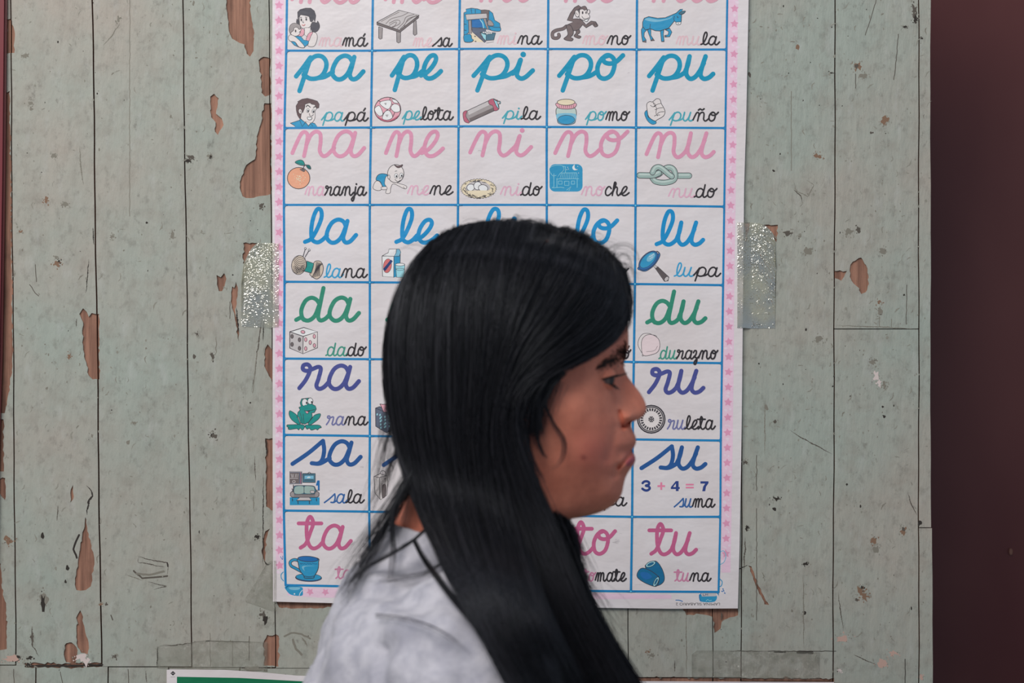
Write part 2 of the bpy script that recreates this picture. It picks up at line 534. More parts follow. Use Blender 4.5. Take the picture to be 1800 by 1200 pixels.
for w, pts, m in [
        (1.6, [(211, 40), (195, 65), (181, 80)], M_dent), (2.0, [(140, 258), (143, 300), (147, 325)], M_dent), (1.5, [(156, 455), (152, 510), (150, 515)], M_black), (1.3, [(62, 465), (64, 495)], M_chip),
        (1.8, [(163, 400), (165, 430)], M_black), (1.3, [(52, 500), (62, 515), (68, 520)], M_chip), (1.5, [(442, 690), (450, 640), (456, 590), (463, 540), (466, 580)], M_chip), (1.3, [(444, 690), (452, 620)], M_dent),
        (1.5, [(380, 590), (380, 620), (372, 628)], M_dent), (1.4, [(135, 560), (134, 575)], M_chip), (2.6, [(152, 853), (160, 862), (162, 872), (156, 880), (153, 905)], M_black), (3.4, [(139, 940), (131, 958), (129, 965), (135, 980)], M_black),
        (1.5, [(102, 888), (100, 915)], M_chip), (2.0, [(56, 1100), (57, 1135), (68, 1153)], M_chip), (1.4, [(463, 830), (462, 1000)], M_black), (1.4, [(448, 800), (449, 845)], M_chip), (2.2, [(464, 985), (470, 992), (476, 990)], M_black),
        (2.0, [(467, 770), (469, 800)], M_black), (1.5, [(462, 600), (464, 560)], M_black), (2.4, [(415, 540), (420, 585)], M_black), (1.2, [(404, 530), (404, 560)], M_chip), (2.4, [(195, 1080), (198, 1090)], M_chip),
        (1.6, [(242, 978), (295, 990), (294, 1010)], M_chip), (3.0, [(235, 1003), (250, 1016), (275, 1014), (294, 1012)], M_chip), (3.6, [(240, 1008), (262, 1010), (288, 1004)], M_dent), (1.4, [(260, 1022), (292, 1030), (270, 1036)], M_chip), (1.4, [(222, 1010), (250, 1020)], M_dent),
        (1.4, [(243, 980), (243, 988), (290, 996)], M_chip), (2.2, [(294, 988), (295, 996)], M_black), (1.2, [(1540, 0), (1530, 35), (1521, 62)], M_chip), (1.3, [(1504, 130), (1504, 155)], M_chip), (1.3, [(1579, 60), (1574, 120), (1571, 140)], M_chip),
        (1.2, [(1391, 160), (1391, 300)], M_dent), (1.6, [(1388, 755), (1410, 770), (1440, 785), (1463, 798)], M_chip), (1.5, [(1345, 700), (1344, 800)], M_dent), (1.3, [(1330, 800), (1330, 862)], M_chip), (1.2, [(1330, 893), (1330, 1090)], M_chip),
        (2.0, [(1310, 944), (1308, 1000)], M_chip), (1.6, [(1293, 1003), (1305, 997), (1314, 993)], M_black), (1.6, [(1412, 1008), (1413, 1140)], M_dent), (1.5, [(1595, 865), (1604, 890), (1612, 905)], M_chip), (1.2, [(1594, 500), (1593, 570)], M_chip),
        (1.2, [(1350, 1144), (1470, 1144)], M_black), (3.0, [(1362, 1145.5), (1380, 1145.5)], M_black), (4.5, [(1402, 1146), (1428, 1147)], M_black), (1.6, [(1280, 1144), (1350, 1144)], M_chip), (1.5, [(1473, 1040), (1480, 1090), (1482, 1110)], M_chip),
        (1.3, [(1591, 1158), (1591, 1200)], M_black), (1.2, [(1546, 556), (1546, 575)], M_dent), (1.2, [(1567, 560), (1567, 575)], M_dent), (1.5, [(1469, 572), (1540, 574), (1614, 578)], M_dent), (1.4, [(1500, 1150), (1540, 1168)], M_chip), (1.4, [(1395, 318), (1400, 335), (1420, 345), (1430, 325), (1418, 316)], M_dent), (1.4, [(1395, 333), (1408, 345), (1410, 356)], M_chip),
        (3.0, [(46, 1170), (110, 1170), (180, 1168)], M_black), (1.3, [(24, 1176), (25, 1200)], M_chip), (1.2, [(106, 1180), (110, 1200)], M_chip), (1.3, [(225, 1176), (226, 1200)], M_chip), (1.4, [(256, 1178), (258, 1200)], M_chip), (1.6, [(277, 1137), (276, 1172)], M_black), (1.4, [(280, 1135), (300, 1134), (336, 1130), (352, 1126)], M_chip), (2.4, [(300, 1135), (312, 1133)], M_black), (2.6, [(362, 1126), (370, 1126)], M_black), (1.1, [(370, 1126), (440, 1128)], M_chip), (1.1, [(409, 1125), (409, 1170)], M_dent), (1.3, [(438, 1118), (438, 1160)], M_chip), (1.1, [(369, 1112), (370, 1170)], M_dent), (3.0, [(500, 1118), (512, 1112), (530, 1114), (545, 1122)], M_dent), (4.0, [(515, 1124), (520, 1140), (530, 1150)], M_dent), (2.5, [(530, 1120), (540, 1135)], M_dent),
        (2.0, [(1268, 1075), (1268, 1090)], M_chip), (1.4, [(1206, 1070), (1207, 1190)], M_dent), (1.4, [(1186, 1160), (1186, 1180)], M_chip), (1.5, [(445, 870), (447, 900)], M_dent), (1.2, [(228, 0), (228, 380)], M_dent)]:
    scratch(m, w, pts)
bare = lambda u, v: any(min(p[0] for p in q) < u < max(p[0] for p in q) and inside((u, v), q) for q in PATCH)
for k in range(900):      # small chips and flecks all over
    u = rng.choice([rng.uniform(-100, 480), rng.uniform(1300, 1636), rng.uniform(480, 1300)], p=[0.46, 0.44, 0.10])
    v = rng.uniform(-60, 1185) if u < 480 or u > 1300 else rng.uniform(1075, 1185)
    r = rng.uniform(0.4, 1.3) * (1.7 if rng.random() < 0.08 else 1)
    if not bare(u, v): blot(M_fleck if rng.random() < 0.7 else (M_dent if rng.random() < 0.7 else M_black), u, v, r, r * rng.uniform(0.7, 2.0), 6)
for k in range(330):      # thin scuffs
    u = rng.choice([rng.uniform(-50, 475), rng.uniform(1310, 1630)])
    v = rng.uniform(-40, 1180)
    a = rng.uniform(0, 6.28); L = rng.uniform(3, 11)
    if not bare(u, v): spindle(M_fleck if rng.random() < .8 else M_dent, [(u, v), (u + L * math.cos(a) * 0.6, v + L * math.sin(a)), (u + L * 1.1 * math.cos(a + 0.5), v + 1.6 * L * math.sin(a))], rng.uniform(0.5, 1.7))
for i, f in enumerate(mk.f):
    pass
b0 = len(wall.v)
wall.v += mk.v
for f, mi in zip(mk.f, mk.m):
    wall.f.append([b0 + k for k in f]); wall.m.append(wall.mi(mk.mats[mi]))
# dark boarding behind the seams
lo, hi = at(-1400, LOW, 0), at(1634, TOP, 0)
wall.box((lo.x, 0.0145, 0.0), (hi.x, 0.045, hi.z), M_gap)
w = tag(wall.build('wall_back'), 'wall of grey-green painted vertical planks with peeling paint', kind='structure')

# maroon post on the left edge
t = MB()
pl = [(-130, TOP), (15.5, TOP), (12, 0), (9, 300), (4, 620), (-1.5, 800), (-8, 1200), (-40, LOW), (-130, LOW)]
F = [at(a, b, -0.006) for a, b in pl]
B = [p + Vector((0, 0.0042, 0)) for p in F]
n = len(F)
t.add(F + B, [tuple(range(n))] + [(i, (i + 1) % n, n + (i + 1) % n, n + i) for i in range(n)], M_maroon)
pl2 = [(a - 5 if 0 < i < 8 else a, b) for i, (a, b) in enumerate(pl)]
F = [at(a, b, -0.009) for a, b in pl2]
B = [p + Vector((0, 0.0035, 0)) for p in F]
t.add(F + B, [tuple(range(n))] + [(i, (i + 1) % n, n + (i + 1) % n, n + i) for i in range(n)], flat('maroon_gloss_light', rgb(112, 50, 55), 0.3))
tag(t.build('trim_1'), 'maroon painted post strip along the wall edge', kind='structure')

# maroon door standing beyond the end of the plank wall
d = MB()
DY = 0.50
p0, p1 = at(980, 0, DY), at(2600, 0, DY)
d.box((p0.x, DY, 0.0), (p1.x, DY + 0.04, 2.3), M_door)
q = at(1776, 969, DY)
d.tube([(q.x, DY - 0.003, q.z), (q.x, DY + 0.002, q.z)], [(0.0042, 0.0022), (0.0042, 0.0022)], flat('worn_spot', rgb(120, 84, 72), 0.5), 12)
for k in range(2):
    zz = 0.25 + 1.05 * k
tag(d.build('door_1'), 'plain dark maroon door panel', kind='structure')

# floor
fl = MB()
fl.box((-2.5, -4.5, -0.05), (2.5, 1.2, 0.0), flat('worn_concrete', rgb(120, 115, 108), 0.8))
tag(fl.build('floor'), 'bare concrete floor', kind='structure')

# ---------------------------------------------------------------- the syllable poster
PY = -0.0052                         # front of the paper
def paper_mat(name, color, rough=0.42, stain=True):
    m, n, l, p = new_mat(name)
    P = pos(n)
    c = color
    if stain:
        s = ramp(n, l, tex_noise(n, l, P, 9, 5, 0.6), 0.4, 0.75)
        c = mix(n, l, s, color, (color[0] * 0.93, color[1] * 0.90, color[2] * 0.88, 1))
        fl = ramp(n, l, tex_noise(n, l, P, 1.0, 5, 0.7, (60, 60, 150)), 0.68, 0.74)
        c = mix(n, l, fl, c, (color[0] * 0.72, color[1] * 0.70, color[2] * 0.70, 1))
    if isinstance(c, tuple):
        p.inputs['Base Color'].default_value = c
    else:
        l.new(c, p.inputs['Base Color'])
    p.inputs['Roughness'].default_value = rough
    p.inputs['Specular IOR Level'].default_value = 0.4
    h1 = tex_noise(n, l, P, 14, 4, 0.55, (1, 1, 1.6))
    bump(n, l, h1, 0.22, 0.012, p)
    MATS[name] = m
    return m
def ink(name, r, g, b):
    if name in MATS:
        return MATS[name]
    m = paper_mat(name, rgb(r, g, b), 0.45, False)
    return m
M_paper = paper_mat('poster_paper', rgb(212, 206, 208))
I = dict(
    grid=ink('ink_grid_blue', 24, 124, 180), gridlt=ink('ink_light_blue', 96, 190, 226), m=ink('ink_pale_pink', 206, 150, 166), p=ink('ink_teal_blue', 14, 140, 174),
    n=ink('ink_pink', 208, 142, 168), l=ink('ink_sky_blue', 14, 134, 190), d=ink('ink_green', 46, 132, 108), r=ink('ink_violet', 70, 76, 140), s=ink('ink_blue', 34, 82, 142), t=ink('ink_rose', 186, 92, 132),
    k=ink('ink_black', 44, 40, 44), mw=ink('ink_faint_pink', 214, 182, 188), pw=ink('ink_teal_light', 70, 158, 172), nw=ink('ink_faint_rose', 212, 168, 186), lw=ink('ink_sky_light', 56, 152, 196),
    dw=ink('ink_green_light', 66, 142, 124), rw=ink('ink_violet_light', 110, 112, 156), sw=ink('ink_blue_light', 52, 96, 154), tw=ink('ink_rose_light', 196, 128, 158),
    band=ink('ink_band_pink', 222, 190, 207), star=ink('ink_star_pink', 212, 148, 176), starlt=ink('ink_band_white', 224, 203, 215), skin=ink('ink_white', 216, 208, 206), hair=ink('ink_dark_grey', 76, 74, 82), dk=ink('ink_outline', 58, 54, 60),
    grey=ink('ink_grey', 150, 142, 142), lgrey=ink('ink_light_grey', 188, 182, 182), dgrey=ink('ink_mid_grey', 108, 98, 98), bl=ink('ink_picture_blue', 44, 142, 184), bl2=ink('ink_picture_deep_blue', 34, 104, 166), bl3=ink('ink_picture_pale_blue', 118, 176, 200),
    tl=ink('ink_picture_teal', 30, 138, 132), tl2=ink('ink_picture_deep_teal', 28, 100, 100), pk=ink('ink_picture_pink', 216, 158, 170), pk2=ink('ink_picture_rose', 176, 92, 112), brown=ink('ink_picture_brown', 98, 78, 80), monk=ink('ink_monkey_brown', 112, 98, 98),
    orange=ink('ink_orange', 228, 158, 128), cream=ink('ink_cream', 222, 206, 178), yarn=ink('ink_yarn', 196, 180, 164), red=ink('ink_red', 204, 110, 110), greygreen=ink('ink_grey_green', 150, 172, 166), pale=ink('ink_pale_green', 180, 196, 190), navy=ink('ink_navy', 40, 60, 110), slate=ink('ink_slate', 92, 100, 118), steel=ink('ink_steel', 70, 110, 128), aqua=ink('ink_aqua', 150, 204, 214), white=ink('ink_bright', 230, 224, 224))

pap = MB()
outline = [(482.5, -420), (1322, -420), (1316, 0), (1312, 200), (1308, 330), (1306.5, 480), (1305, 640), (1303, 800), (1300, 960), (1297, 1069), (1180, 1069.5), (1060, 1068), (900, 1066), (720, 1062), (600, 1060), (480, 1057), (479.5, 900), (479, 700), (479.5, 500), (478, 300), (478, 120), (479, 0)]
F = [at(u, v, PY) for u, v in outline]
B = [p + Vector((0, 0.0004, 0)) for p in F]
n = len(F)
tri = tessellate_polygon([[Vector((a, b, 0)) for a, b in outline]])
pap.add(F + B, [tuple(x) for x in tri] + [(i, (i + 1) % n, n + (i + 1) % n, n + i) for i in range(n)], M_paper)
poster = pap.build('alphabet_poster')
tag(poster, 'worn syllable poster of blue grid squares with cursive letters and pictures, taped to the planks', 'poster')
def pinch(name, k, label=None):
    o = k.build(name, poster)
    if label: o['label'] = label
    return o

# grid nodes
GX = {-1: (505, 656, 809, 964, 1120, 1279), 0: (503, 654, 807, 963, 1119, 1277), 1: (500, 652, 806, 961, 1118, 1275), 2: (499, 650, 805, 961, 1117, 1273), 3: (500, 650, 804, 961, 1116, 1271),
      4: (499, 650, 804, 960, 1114, 1269), 5: (499, 650, 804, 958, 1112, 1267), 6: (499, 649, 804, 957, 1111, 1266), 7: (502, 651, 804, 957, 1109, 1263)}
GY = {-1: (-47, -48, -50, -50, -49, -48), 0: (89, 89, 86, 86, 87, 87), 1: (225, 224, 222, 223, 224, 225), 2: (360, 360, 360, 360, 361, 363), 3: (495, 496, 497, 498, 499, 501),
      4: (630, 631, 632, 634, 636, 638), 5: (764, 766, 768, 770, 772, 774), 6: (897, 899, 902, 905, 908, 908), 7: (1028, 1031, 1034, 1037, 1039, 1040)}
node = lambda r, c: (GX[r][c], GY[r][c])
g = Ink(PY - 0.00002)
ROWS = range(-1, 8)
for r in ROWS:
    g.stroke(I['grid'], 3.9, [node(r, c) for c in range(6)])
for c in range(6):
    g.stroke(I['grid'], 3.9 if c < 5 else 3.4, [node(r, c) for r in ROWS])
g0_ = g.layer + 40
for r in ROWS:
    for c in range(6):
        x, y = node(r, c)
        if 0 < c < 5:
            pts = []
            for k in range(32):
                a = k * math.pi / 16
                rr = 2.2 + 5.6 * abs(math.cos(2 * a)) ** 3
                pts.append((x + rr * math.cos(a), y + min(rr * math.sin(a), 9 if r < 7 else 1.8)))
            g.layer = g0_
            g.fill(I['grid'], pts)
            g.dot(I['gridlt'], (x, y), 1.4)
        else:
            s = 1 if c == 0 else -1
            g.layer = g0_
            for dv in ((-1, 1) if -1 < r < 7 else (1,)):
                g.fill(I['grid'], [(x, y), (x + s * 7, y), (x + s * 3.4, y + dv * 1.6), (x + s * 1.4, y + dv * 3.6), (x, y + dv * 7)])
pinch('grid', g, 'blue grid lines with rounded corners')

# star border
b = Ink(PY - 0.00001)
def star(k, c, r, mat, a0):
    pts = []
    for i in range(10):
        rr = r if i % 2 == 0 else r * 0.52
        a = a0 + i * math.pi / 5
        pts.append((c[0] + rr * math.cos(a), c[1] + rr * math.sin(a)))
    k.fill(mat, pts)
def lx(v): return 490.5 + 0.0012 * v if v < 1000 else 492
def rx(v): return 1289.5 - 0.014 * v + (2 if v < 300 else 0)
b.fill(I['band'], [(484, -60), (500, -60), (499, 300), (498, 1000), (485, 1000), (483, 500)])
b.fill(I['band'], [(1279, -60), (1298, -60), (1295, 200), (1291, 500), (1288, 780), (1284, 1006), (1268, 1006), (1269, 780), (1274, 400)])
b.fill(I['band'], [(505, 1032), (1050, 1042), (1180, 1045), (1180, 1052), (1050, 1053), (560, 1050), (505, 1046)])
b.layer = 4
for k in range(40):
    v = -48 + 26.6 * k
    b.layer = 4
    if v < 995:
        star(b, (lx(v), v + 4), 8.2, I['star'], -1.57 + rng.normal() * 0.15)
        for j in range(2):
            b.ell(I['starlt'], (lx(v) + rng.uniform(-5, 5), v + 17 + rng.uniform(-3, 3)), rng.uniform(1.5, 4), rng.uniform(1, 3), rng.random())
    b.layer = 4
    if v < 985:
        star(b, (rx(v), v + 10), 7.6, I['star'], -1.57 + rng.normal() * 0.15)
        for j in range(2):
            b.ell(I['starlt'], (rx(v) + rng.uniform(-6, 6), v + 23 + rng.uniform(-3, 3)), rng.uniform(1.5, 4), rng.uniform(1, 3), rng.random())
for u in np.arange(545, 1010, 27):
    b.layer = 4
    star(b, (u, 1040 + (u - 545) * 0.011), 7, I['star'], 0.4)
pinch('star_border', b, 'pink border band with rows of stars')

# cursive letters, drawn as pen strokes: x-height 1, y up
GL = {
 'p': (1.55, [[(0, .1), (.3, .48), (.62, .93)], [(.64, .95), (.4, .2), (.15, -.56)], [(.38, .3), (.58, .76), (.84, 1.0), (1.12, 1.0), (1.31, .8), (1.33, .5), (1.18, .18), (.95, .02), (.62, .0), (.33, .17)], [(.95, .02), (1.28, .09), (1.62, .3)]]),
 'a': (1.22, [[(.95, .72), (.82, .95), (.58, 1.03), (.3, .88), (.1, .52), (.06, .2), (.25, -.02), (.5, .0), (.75, .25), (.95, .72)], [(1.02, .97), (.9, .5), (.82, .18), (.93, -.02), (1.15, .03), (1.42, .32)]]),
 'e': (1.0, [[(.0, .1), (.34, .26), (.66, .58), (.8, .86), (.7, 1.02), (.46, .95), (.22, .62), (.14, .25), (.3, .0), (.56, -.02), (.84, .12), (1.06, .3)]]),
 'i': (.72, [[(.0, .2), (.2, .5), (.34, .95)], [(.36, .97), (.24, .5), (.18, .15), (.32, -.02), (.52, .05), (.8, .34)], 'dot', (.44, 1.32)]),
 'o': (1.1, [[(.55, 1.02), (.26, .88), (.07, .5), (.12, .1), (.36, -.03), (.64, .14), (.78, .55), (.74, .88), (.52, 1.03), (.32, .92), (.36, .72), (.6, .65), (.86, .74), (1.14, 1.02)]]),
 'u': (1.2, [[(.0, .25), (.14, .6), (.22, 1.0)], [(.22, 1.0), (.1, .5), (.08, .18), (.24, -.02), (.46, .06), (.68, .36), (.84, .7)], [(.92, 1.0), (.76, .5), (.7, .15), (.84, -.02), (1.06, .03), (1.25, .2)]]),
 'l': (.95, [[(0, .0), (.28, .14), (.54, .55), (.76, 1.1), (.74, 1.46), (.56, 1.5), (.38, 1.1), (.29, .55), (.33, .12), (.55, -.02), (.78, .07), (1.02, .3)]]),
 't': (1.05, [[(0, .0), (.26, .2), (.47, .7), (.62, 1.15), (.47, 1.44), (.31, 1.15), (.31, .5), (.44, .1), (.64, -.03), (.88, .06), (1.1, .28)], [(-.1, 1.13), (1.02, 1.13)]]),
 's': (1.55, [[(0, .0), (.7, .5), (1.33, 1.05)], [(1.33, 1.05), (1.38, .62), (1.3, .2), (1.12, .02), (.84, .03)], [(.84, .03), (1.2, .02), (1.62, .26)]]),
 'r': (1.3, [[(0, 0), (.28, .36), (.46, .72), (.5, .94), (.38, 1.08), (.19, 1.04), (.17, .86), (.36, .79), (.62, .88), (.86, .97), (.98, .88), (.88, .45), (.78, .12), (.9, -.03), (1.12, .05), (1.36, .3)]]),
 'd': (1.5, [[(0, .0), (.22, .1), (.36, .0)], [(1.08, .75), (.92, .95), (.68, 1.02), (.42, .86), (.24, .45), (.3, .08), (.56, -.03), (.86, .18), (1.08, .7)], [(1.27, 1.47), (1.13, .8), (1.02, .2), (1.12, -.02), (1.35, .05), (1.56, .26)]]),
 'n': (1.78, [[(0, .1), (.2, .55), (.4, .92), (.56, 1.0), (.68, .85), (.62, .42), (.52, -.03)], [(.62, .45), (.82, .86), (1.05, 1.02), (1.24, .92), (1.26, .58), (1.22, .2), (1.36, -.02), (1.56, .03), (1.86, .32)]]),
 'm': (1.95, [[(0, .1), (.18, .58), (.34, .93), (.48, 1), (.56, .85), (.5, .4), (.42, -.02)], [(.5, .45), (.68, .88), (.86, 1.02), (.97, .88), (.92, .45), (.84, -.02)], [(.92, .45), (1.1, .88), (1.28, 1.02), (1.42, .88), (1.42, .5), (1.4, .15), (1.53, -.02), (1.72, .05), (2.0, .32)]]),
 'c': (.88, [[(.85, .78), (.66, 1.0), (.4, .93), (.15, .52), (.16, .12), (.38, -.03), (.65, .08), (.92, .32)]]),
 'h': (1.15, [[(0, .25), (.3, .65), (.52, 1.15), (.56, 1.45), (.42, 1.52), (.32, 1.2), (.22, .6), (.1, -.02)], [(.2, .4), (.4, .82), (.6, .97), (.74, .8), (.68, .3), (.8, -.02), (1.0, .06), (1.2, .3)]]),
 'j': (.62, [[(.4, .97), (.26, .2), (.1, -.5), (-.1, -.72), (-.24, -.5), (.05, -.18), (.34, .05), (.66, .32)], 'dot', (.5, 1.32)]),
 'z': (.86, [[(.05, .75), (.25, 1.0), (.5, .95), (.46, .6), (.2, .2)], [(.2, .2), (.48, .1), (.58, -.2), (.38, -.68), (.16, -.66), (.26, -.32), (.9, .3)]]),
 'b': (1.0, [[(0, .1), (.3, .45), (.55, 1.1), (.52, 1.45), (.36, 1.4), (.22, .8), (.2, .2), (.4, -.03), (.64, .15), (.72, .5), (.62, .66), (.8, .6), (1.05, .8)]]),
}
GL['I'] = (.72, [[(.0, .2), (.18, .46), (.3, .8)], [(.32, .82), (.22, .42), (.17, .13), (.32, -.02), (.52, .05), (.8, .34)], 'dot', (.42, 1.06)])
GL['á'] = (GL['a'][0], GL['a'][1] + [[(.86, 1.22), (1.06, 1.5)]])
GL['ó'] = (GL['o'][0], GL['o'][1] + [[(.66, 1.22), (.86, 1.5)]])
GL['ñ'] = (GL['n'][0], GL['n'][1] + [[(.62, 1.28), (.82, 1.42), (1.05, 1.3), (1.28, 1.44)]])

def write(k, text, x0, x1, base, xh, w, mats, slope=0.0):
    """text between photo x0 and x1 with its baseline at base and x-height xh; mats = [(letters, ink), ...]"""
    adv, lo, hi = 0.0, 9.9, -9.9
    lay = []
    for ch in text:
        a, st = GL[ch]
        for s_ in st:
            if isinstance(s_, list):
                for q in s_:
                    lo, hi = min(lo, adv + q[0]), max(hi, adv + q[0])
        lay.append((ch, adv))
        adv += a
    sx = (x1 - x0 - w) / (hi - lo)
    i = 0
    cnt = list(mats)
    for ch, a in lay:
        while cnt[0][0] == 0:
            cnt.pop(0)
        mat = cnt[0][1]
        cnt[0] = (cnt[0][0] - 1, mat)
        X = lambda q: (x0 + w / 2 + (a + q[0] - lo) * sx, base - q[1] * xh + slope * (x0 + (a + q[0] - lo) * sx - x0))
        st = GL[ch][1]
        j = 0
        while j < len(st):
            if st[j] == 'dot':
                k.dot(mat, X(st[j + 1]), w * 0.62); j += 2
            else:
                k.stroke(mat, w, [X(q) for q in st[j]], k=7); j += 1

# big syllables: text, x0, x1, baseline, x-height
SYL = {
 'm': [('ma', 510, 640, 3, 41), ('me', 674, 785, 3, 41), ('mI', 826, 940, 0.5, 41), ('mo', 975, 1100, 1, 41), ('mu', 1128, 1268, 1, 41)],
 'p': [('pa', 516.5, 642.5, 138, 39), ('pe', 685, 779, 136.5, 38.5), ('pI', 828.5, 940.5, 137, 39), ('po', 979, 1099, 137, 39), ('pu', 1137, 1257.5, 137.5, 38.5)],
 'n': [('na', 510.5, 643.5, 273, 41), ('ne', 675, 782, 273, 41), ('nI', 823, 937, 272, 40.5), ('no', 972.5, 1106.5, 273, 41), ('nu', 1133, 1258, 275, 41)],
 'l': [('la', 532.5, 629.5, 425, 38), ('le', 693, 772, 425, 38), ('lI', 838, 925, 425, 38), ('lo', 1000, 1088.5, 426, 38), ('lu', 1150.5, 1239.5, 429, 38)],
 'd': [('da', 517, 634.5, 562, 38), ('de', 677, 775, 562, 38), ('dI', 826, 924, 563, 38), ('do', 985, 1095, 564, 38), ('du', 1134, 1243.5, 566.5, 37)],
 'r': [('ra', 522.5, 634.5, 682, 38.5), ('re', 680, 780, 683, 38), ('rI', 830, 930, 685, 38), ('ro', 985, 1095, 688, 38), ('ru', 1137, 1240, 689, 37.5)],
 's': [('sa', 510.5, 637.5, 815, 38.5), ('se', 671, 780, 817, 38), ('sI', 820, 930, 819, 38), ('so', 975, 1090, 821, 38), ('su', 1124, 1243.5, 822.5, 36.5)],
 't': [('ta', 521.5, 620, 962.5, 38), ('te', 680, 770, 964, 38), ('tI', 830, 925, 968, 38), ('to', 998, 1084.5, 972, 38), ('tu', 1138, 1227, 973, 36.5)]}
NAMES = {'m': 'pale pink', 'p': 'teal blue', 'n': 'pink', 'l': 'sky blue', 'd': 'green', 'r': 'violet', 's': 'blue', 't': 'rose'}
for r, row in SYL.items():
    for text, x0, x1, base, xh in row:
        k = Ink(PY - 0.00003)
        write(k, text, x0, x1, base, xh, {'p': 8.0, 'm': 6.8, 'n': 6.8, 't': 6.7}.get(r, 7.3), [(9, I[r])])
        pinch('syllable', k, NAMES[r] + ' cursive syllable ' + text.lower())
# words: text, coloured letters, x0, x1, baseline, x-height
WORDS = [('mamá', 2, 'm', 559.5, 647.5, 80.5, 14), ('mesa', 2, 'm', 725, 796, 81, 14), ('mina', 2, 'm', 873, 954, 77, 14), ('mono', 2, 'm', 1023, 1110, 77.5, 14.5), ('mula', 2, 'm', 1187.5, 1266, 78, 14),
 ('papá', 2, 'p', 564, 648.5, 212, 14.5), ('pelota', 2, 'p', 706, 798, 210, 14.5), ('pila', 2, 'p', 882, 951.5, 209, 14), ('pomo', 2, 'p', 1028, 1108, 211, 14.5), ('puño', 2, 'p', 1175, 1264, 212, 14.5),
 ('naranja', 2, 'n', 535, 645.5, 342.5, 14.5), ('nene', 2, 'n', 715, 797.5, 341.5, 15), ('nido', 2, 'n', 878.5, 954, 342.5, 14.5), ('noche', 2, 'n', 1021, 1107, 343, 15), ('nudo', 2, 'n', 1174, 1261.5, 346, 14.5),
 ('lana', 2, 'l', 568.5, 647, 487, 15), ('leche', 2, 'l', 712, 798, 488, 14.5), ('loro', 2, 'l', 1036, 1106, 487, 15), ('lupa', 2, 'l', 1184, 1268, 485, 15),
 ('dado', 2, 'd', 571.5, 645, 624.5, 14.5), ('domino', 2, 'd', 1020, 1110, 629, 14), ('durazno', 2, 'd', 1157, 1263, 630, 14),
 ('rana', 2, 'r', 572.5, 648, 746, 14), ('ruleta', 2, 'r', 1172, 1258.5, 753.5, 15),
 ('sala', 2, 's', 569, 641.5, 883, 14.5), ('sopa', 2, 's', 1022, 1103, 888, 14), ('suma', 2, 's', 1184, 1258, 890.5, 14),
 ('taza', 2, 't', 588, 646, 1016, 14), ('tomate', 2, 't', 1022, 1102, 1020.5, 14), ('tuna', 2, 't', 1184, 1251, 1020.5, 13.5)]
for text, nc, r, x0, x1, base, xh in WORDS:
    k = Ink(PY - 0.00003)
    if text == 'domino':
        text = 'dominó'
    write(k, text, x0, x1, base, xh, 2.7, [(nc, I[r + 'w']), (99, I['k'])])
    pinch('word', k, 'cursive word ' + text)

# ---------------------------------------------------------------- the little pictures
def pic(name, fr, label=None):
    k = Ink(PY - 0.00003)
    k.frame(*fr)
    DONE.append((name, k, label))
    return k
DONE = []
dk, bl, bl2, bl3 = I['dk'], I['bl'], I['bl2'], I['bl3']

k = pic('mother_and_baby_picture', (500, 0, 11.25))
k.fill(I['skin'], [(310, 300), (300, 470), (330, 540), (380, 560), (470, 550), (530, 490), (550, 400), (540, 300), (420, 260)], True, dk, .8)
k.fill(I['skin'], [(400, 550), (395, 690), (440, 720), (500, 650), (520, 560), (470, 545)], False, dk, .6)
k.fill(I['skin'], [(520, 640), (600, 640), (645, 690), (645, 780), (590, 910), (470, 910), (460, 800)], True, dk, .8)
k.fill(I['pk'], [(560, 635), (480, 660), (440, 740), (430, 790), (480, 815), (520, 720)], True, dk, .7)
k.fill(I['pk'], [(330, 570), (390, 590), (385, 680), (330, 720), (270, 700), (300, 630)], True, dk, .6)
k.fill(I['hair'], [(260, 240), (310, 190), (420, 160), (520, 160), (590, 215), (620, 310), (600, 440), (575, 380), (545, 430), (510, 425), (490, 330), (440, 310), (320, 290), (280, 340), (290, 470), (330, 560), (260, 490), (235, 440), (245, 370), (268, 400)], False, dk, .8)
k.fill(I['hair'], [(560, 440), (640, 450), (655, 415), (690, 480), (690, 550), (640, 620), (570, 630), (525, 580), (520, 500)], True, dk, .8)
k.fill(I['skin'], [(120, 650), (180, 590), (190, 540), (290, 530), (330, 590), (290, 640), (320, 630), (270, 700), (180, 710)], True, dk, .7)
k.fill(I['grey'], [(95, 600), (110, 510), (170, 460), (240, 465), (310, 500), (320, 560), (290, 580), (250, 540), (190, 550), (180, 600), (130, 640), (120, 670)], True, dk, .8)
k.fill(bl, [(190, 715), (320, 715), (380, 790), (480, 810), (470, 870), (400, 925), (330, 850)], False, dk, .7)
k.fill(bl, [(125, 815), (215, 830), (240, 890), (280, 930), (190, 890)], False, dk, .7)
k.fill(I['skin'], [(110, 690), (75, 750), (110, 810), (210, 830), (290, 930), (400, 930), (300, 800), (190, 710)], True, dk, .8)
for c in ((332, 390), (430, 380), (220, 612)):
    k.ell(dk, c, 14, 26)
k.stroke(I['red'], 1.0, [(345, 485), (375, 505), (410, 480)])
k.stroke(dk, .6, [(370, 410), (360, 440), (385, 445)])
k.stroke(dk, .7, [(310, 345), (340, 340)], False); k.stroke(dk, .7, [(405, 335), (450, 345)], False)
k.stroke(dk, .5, [(560, 400), (575, 430)], False)

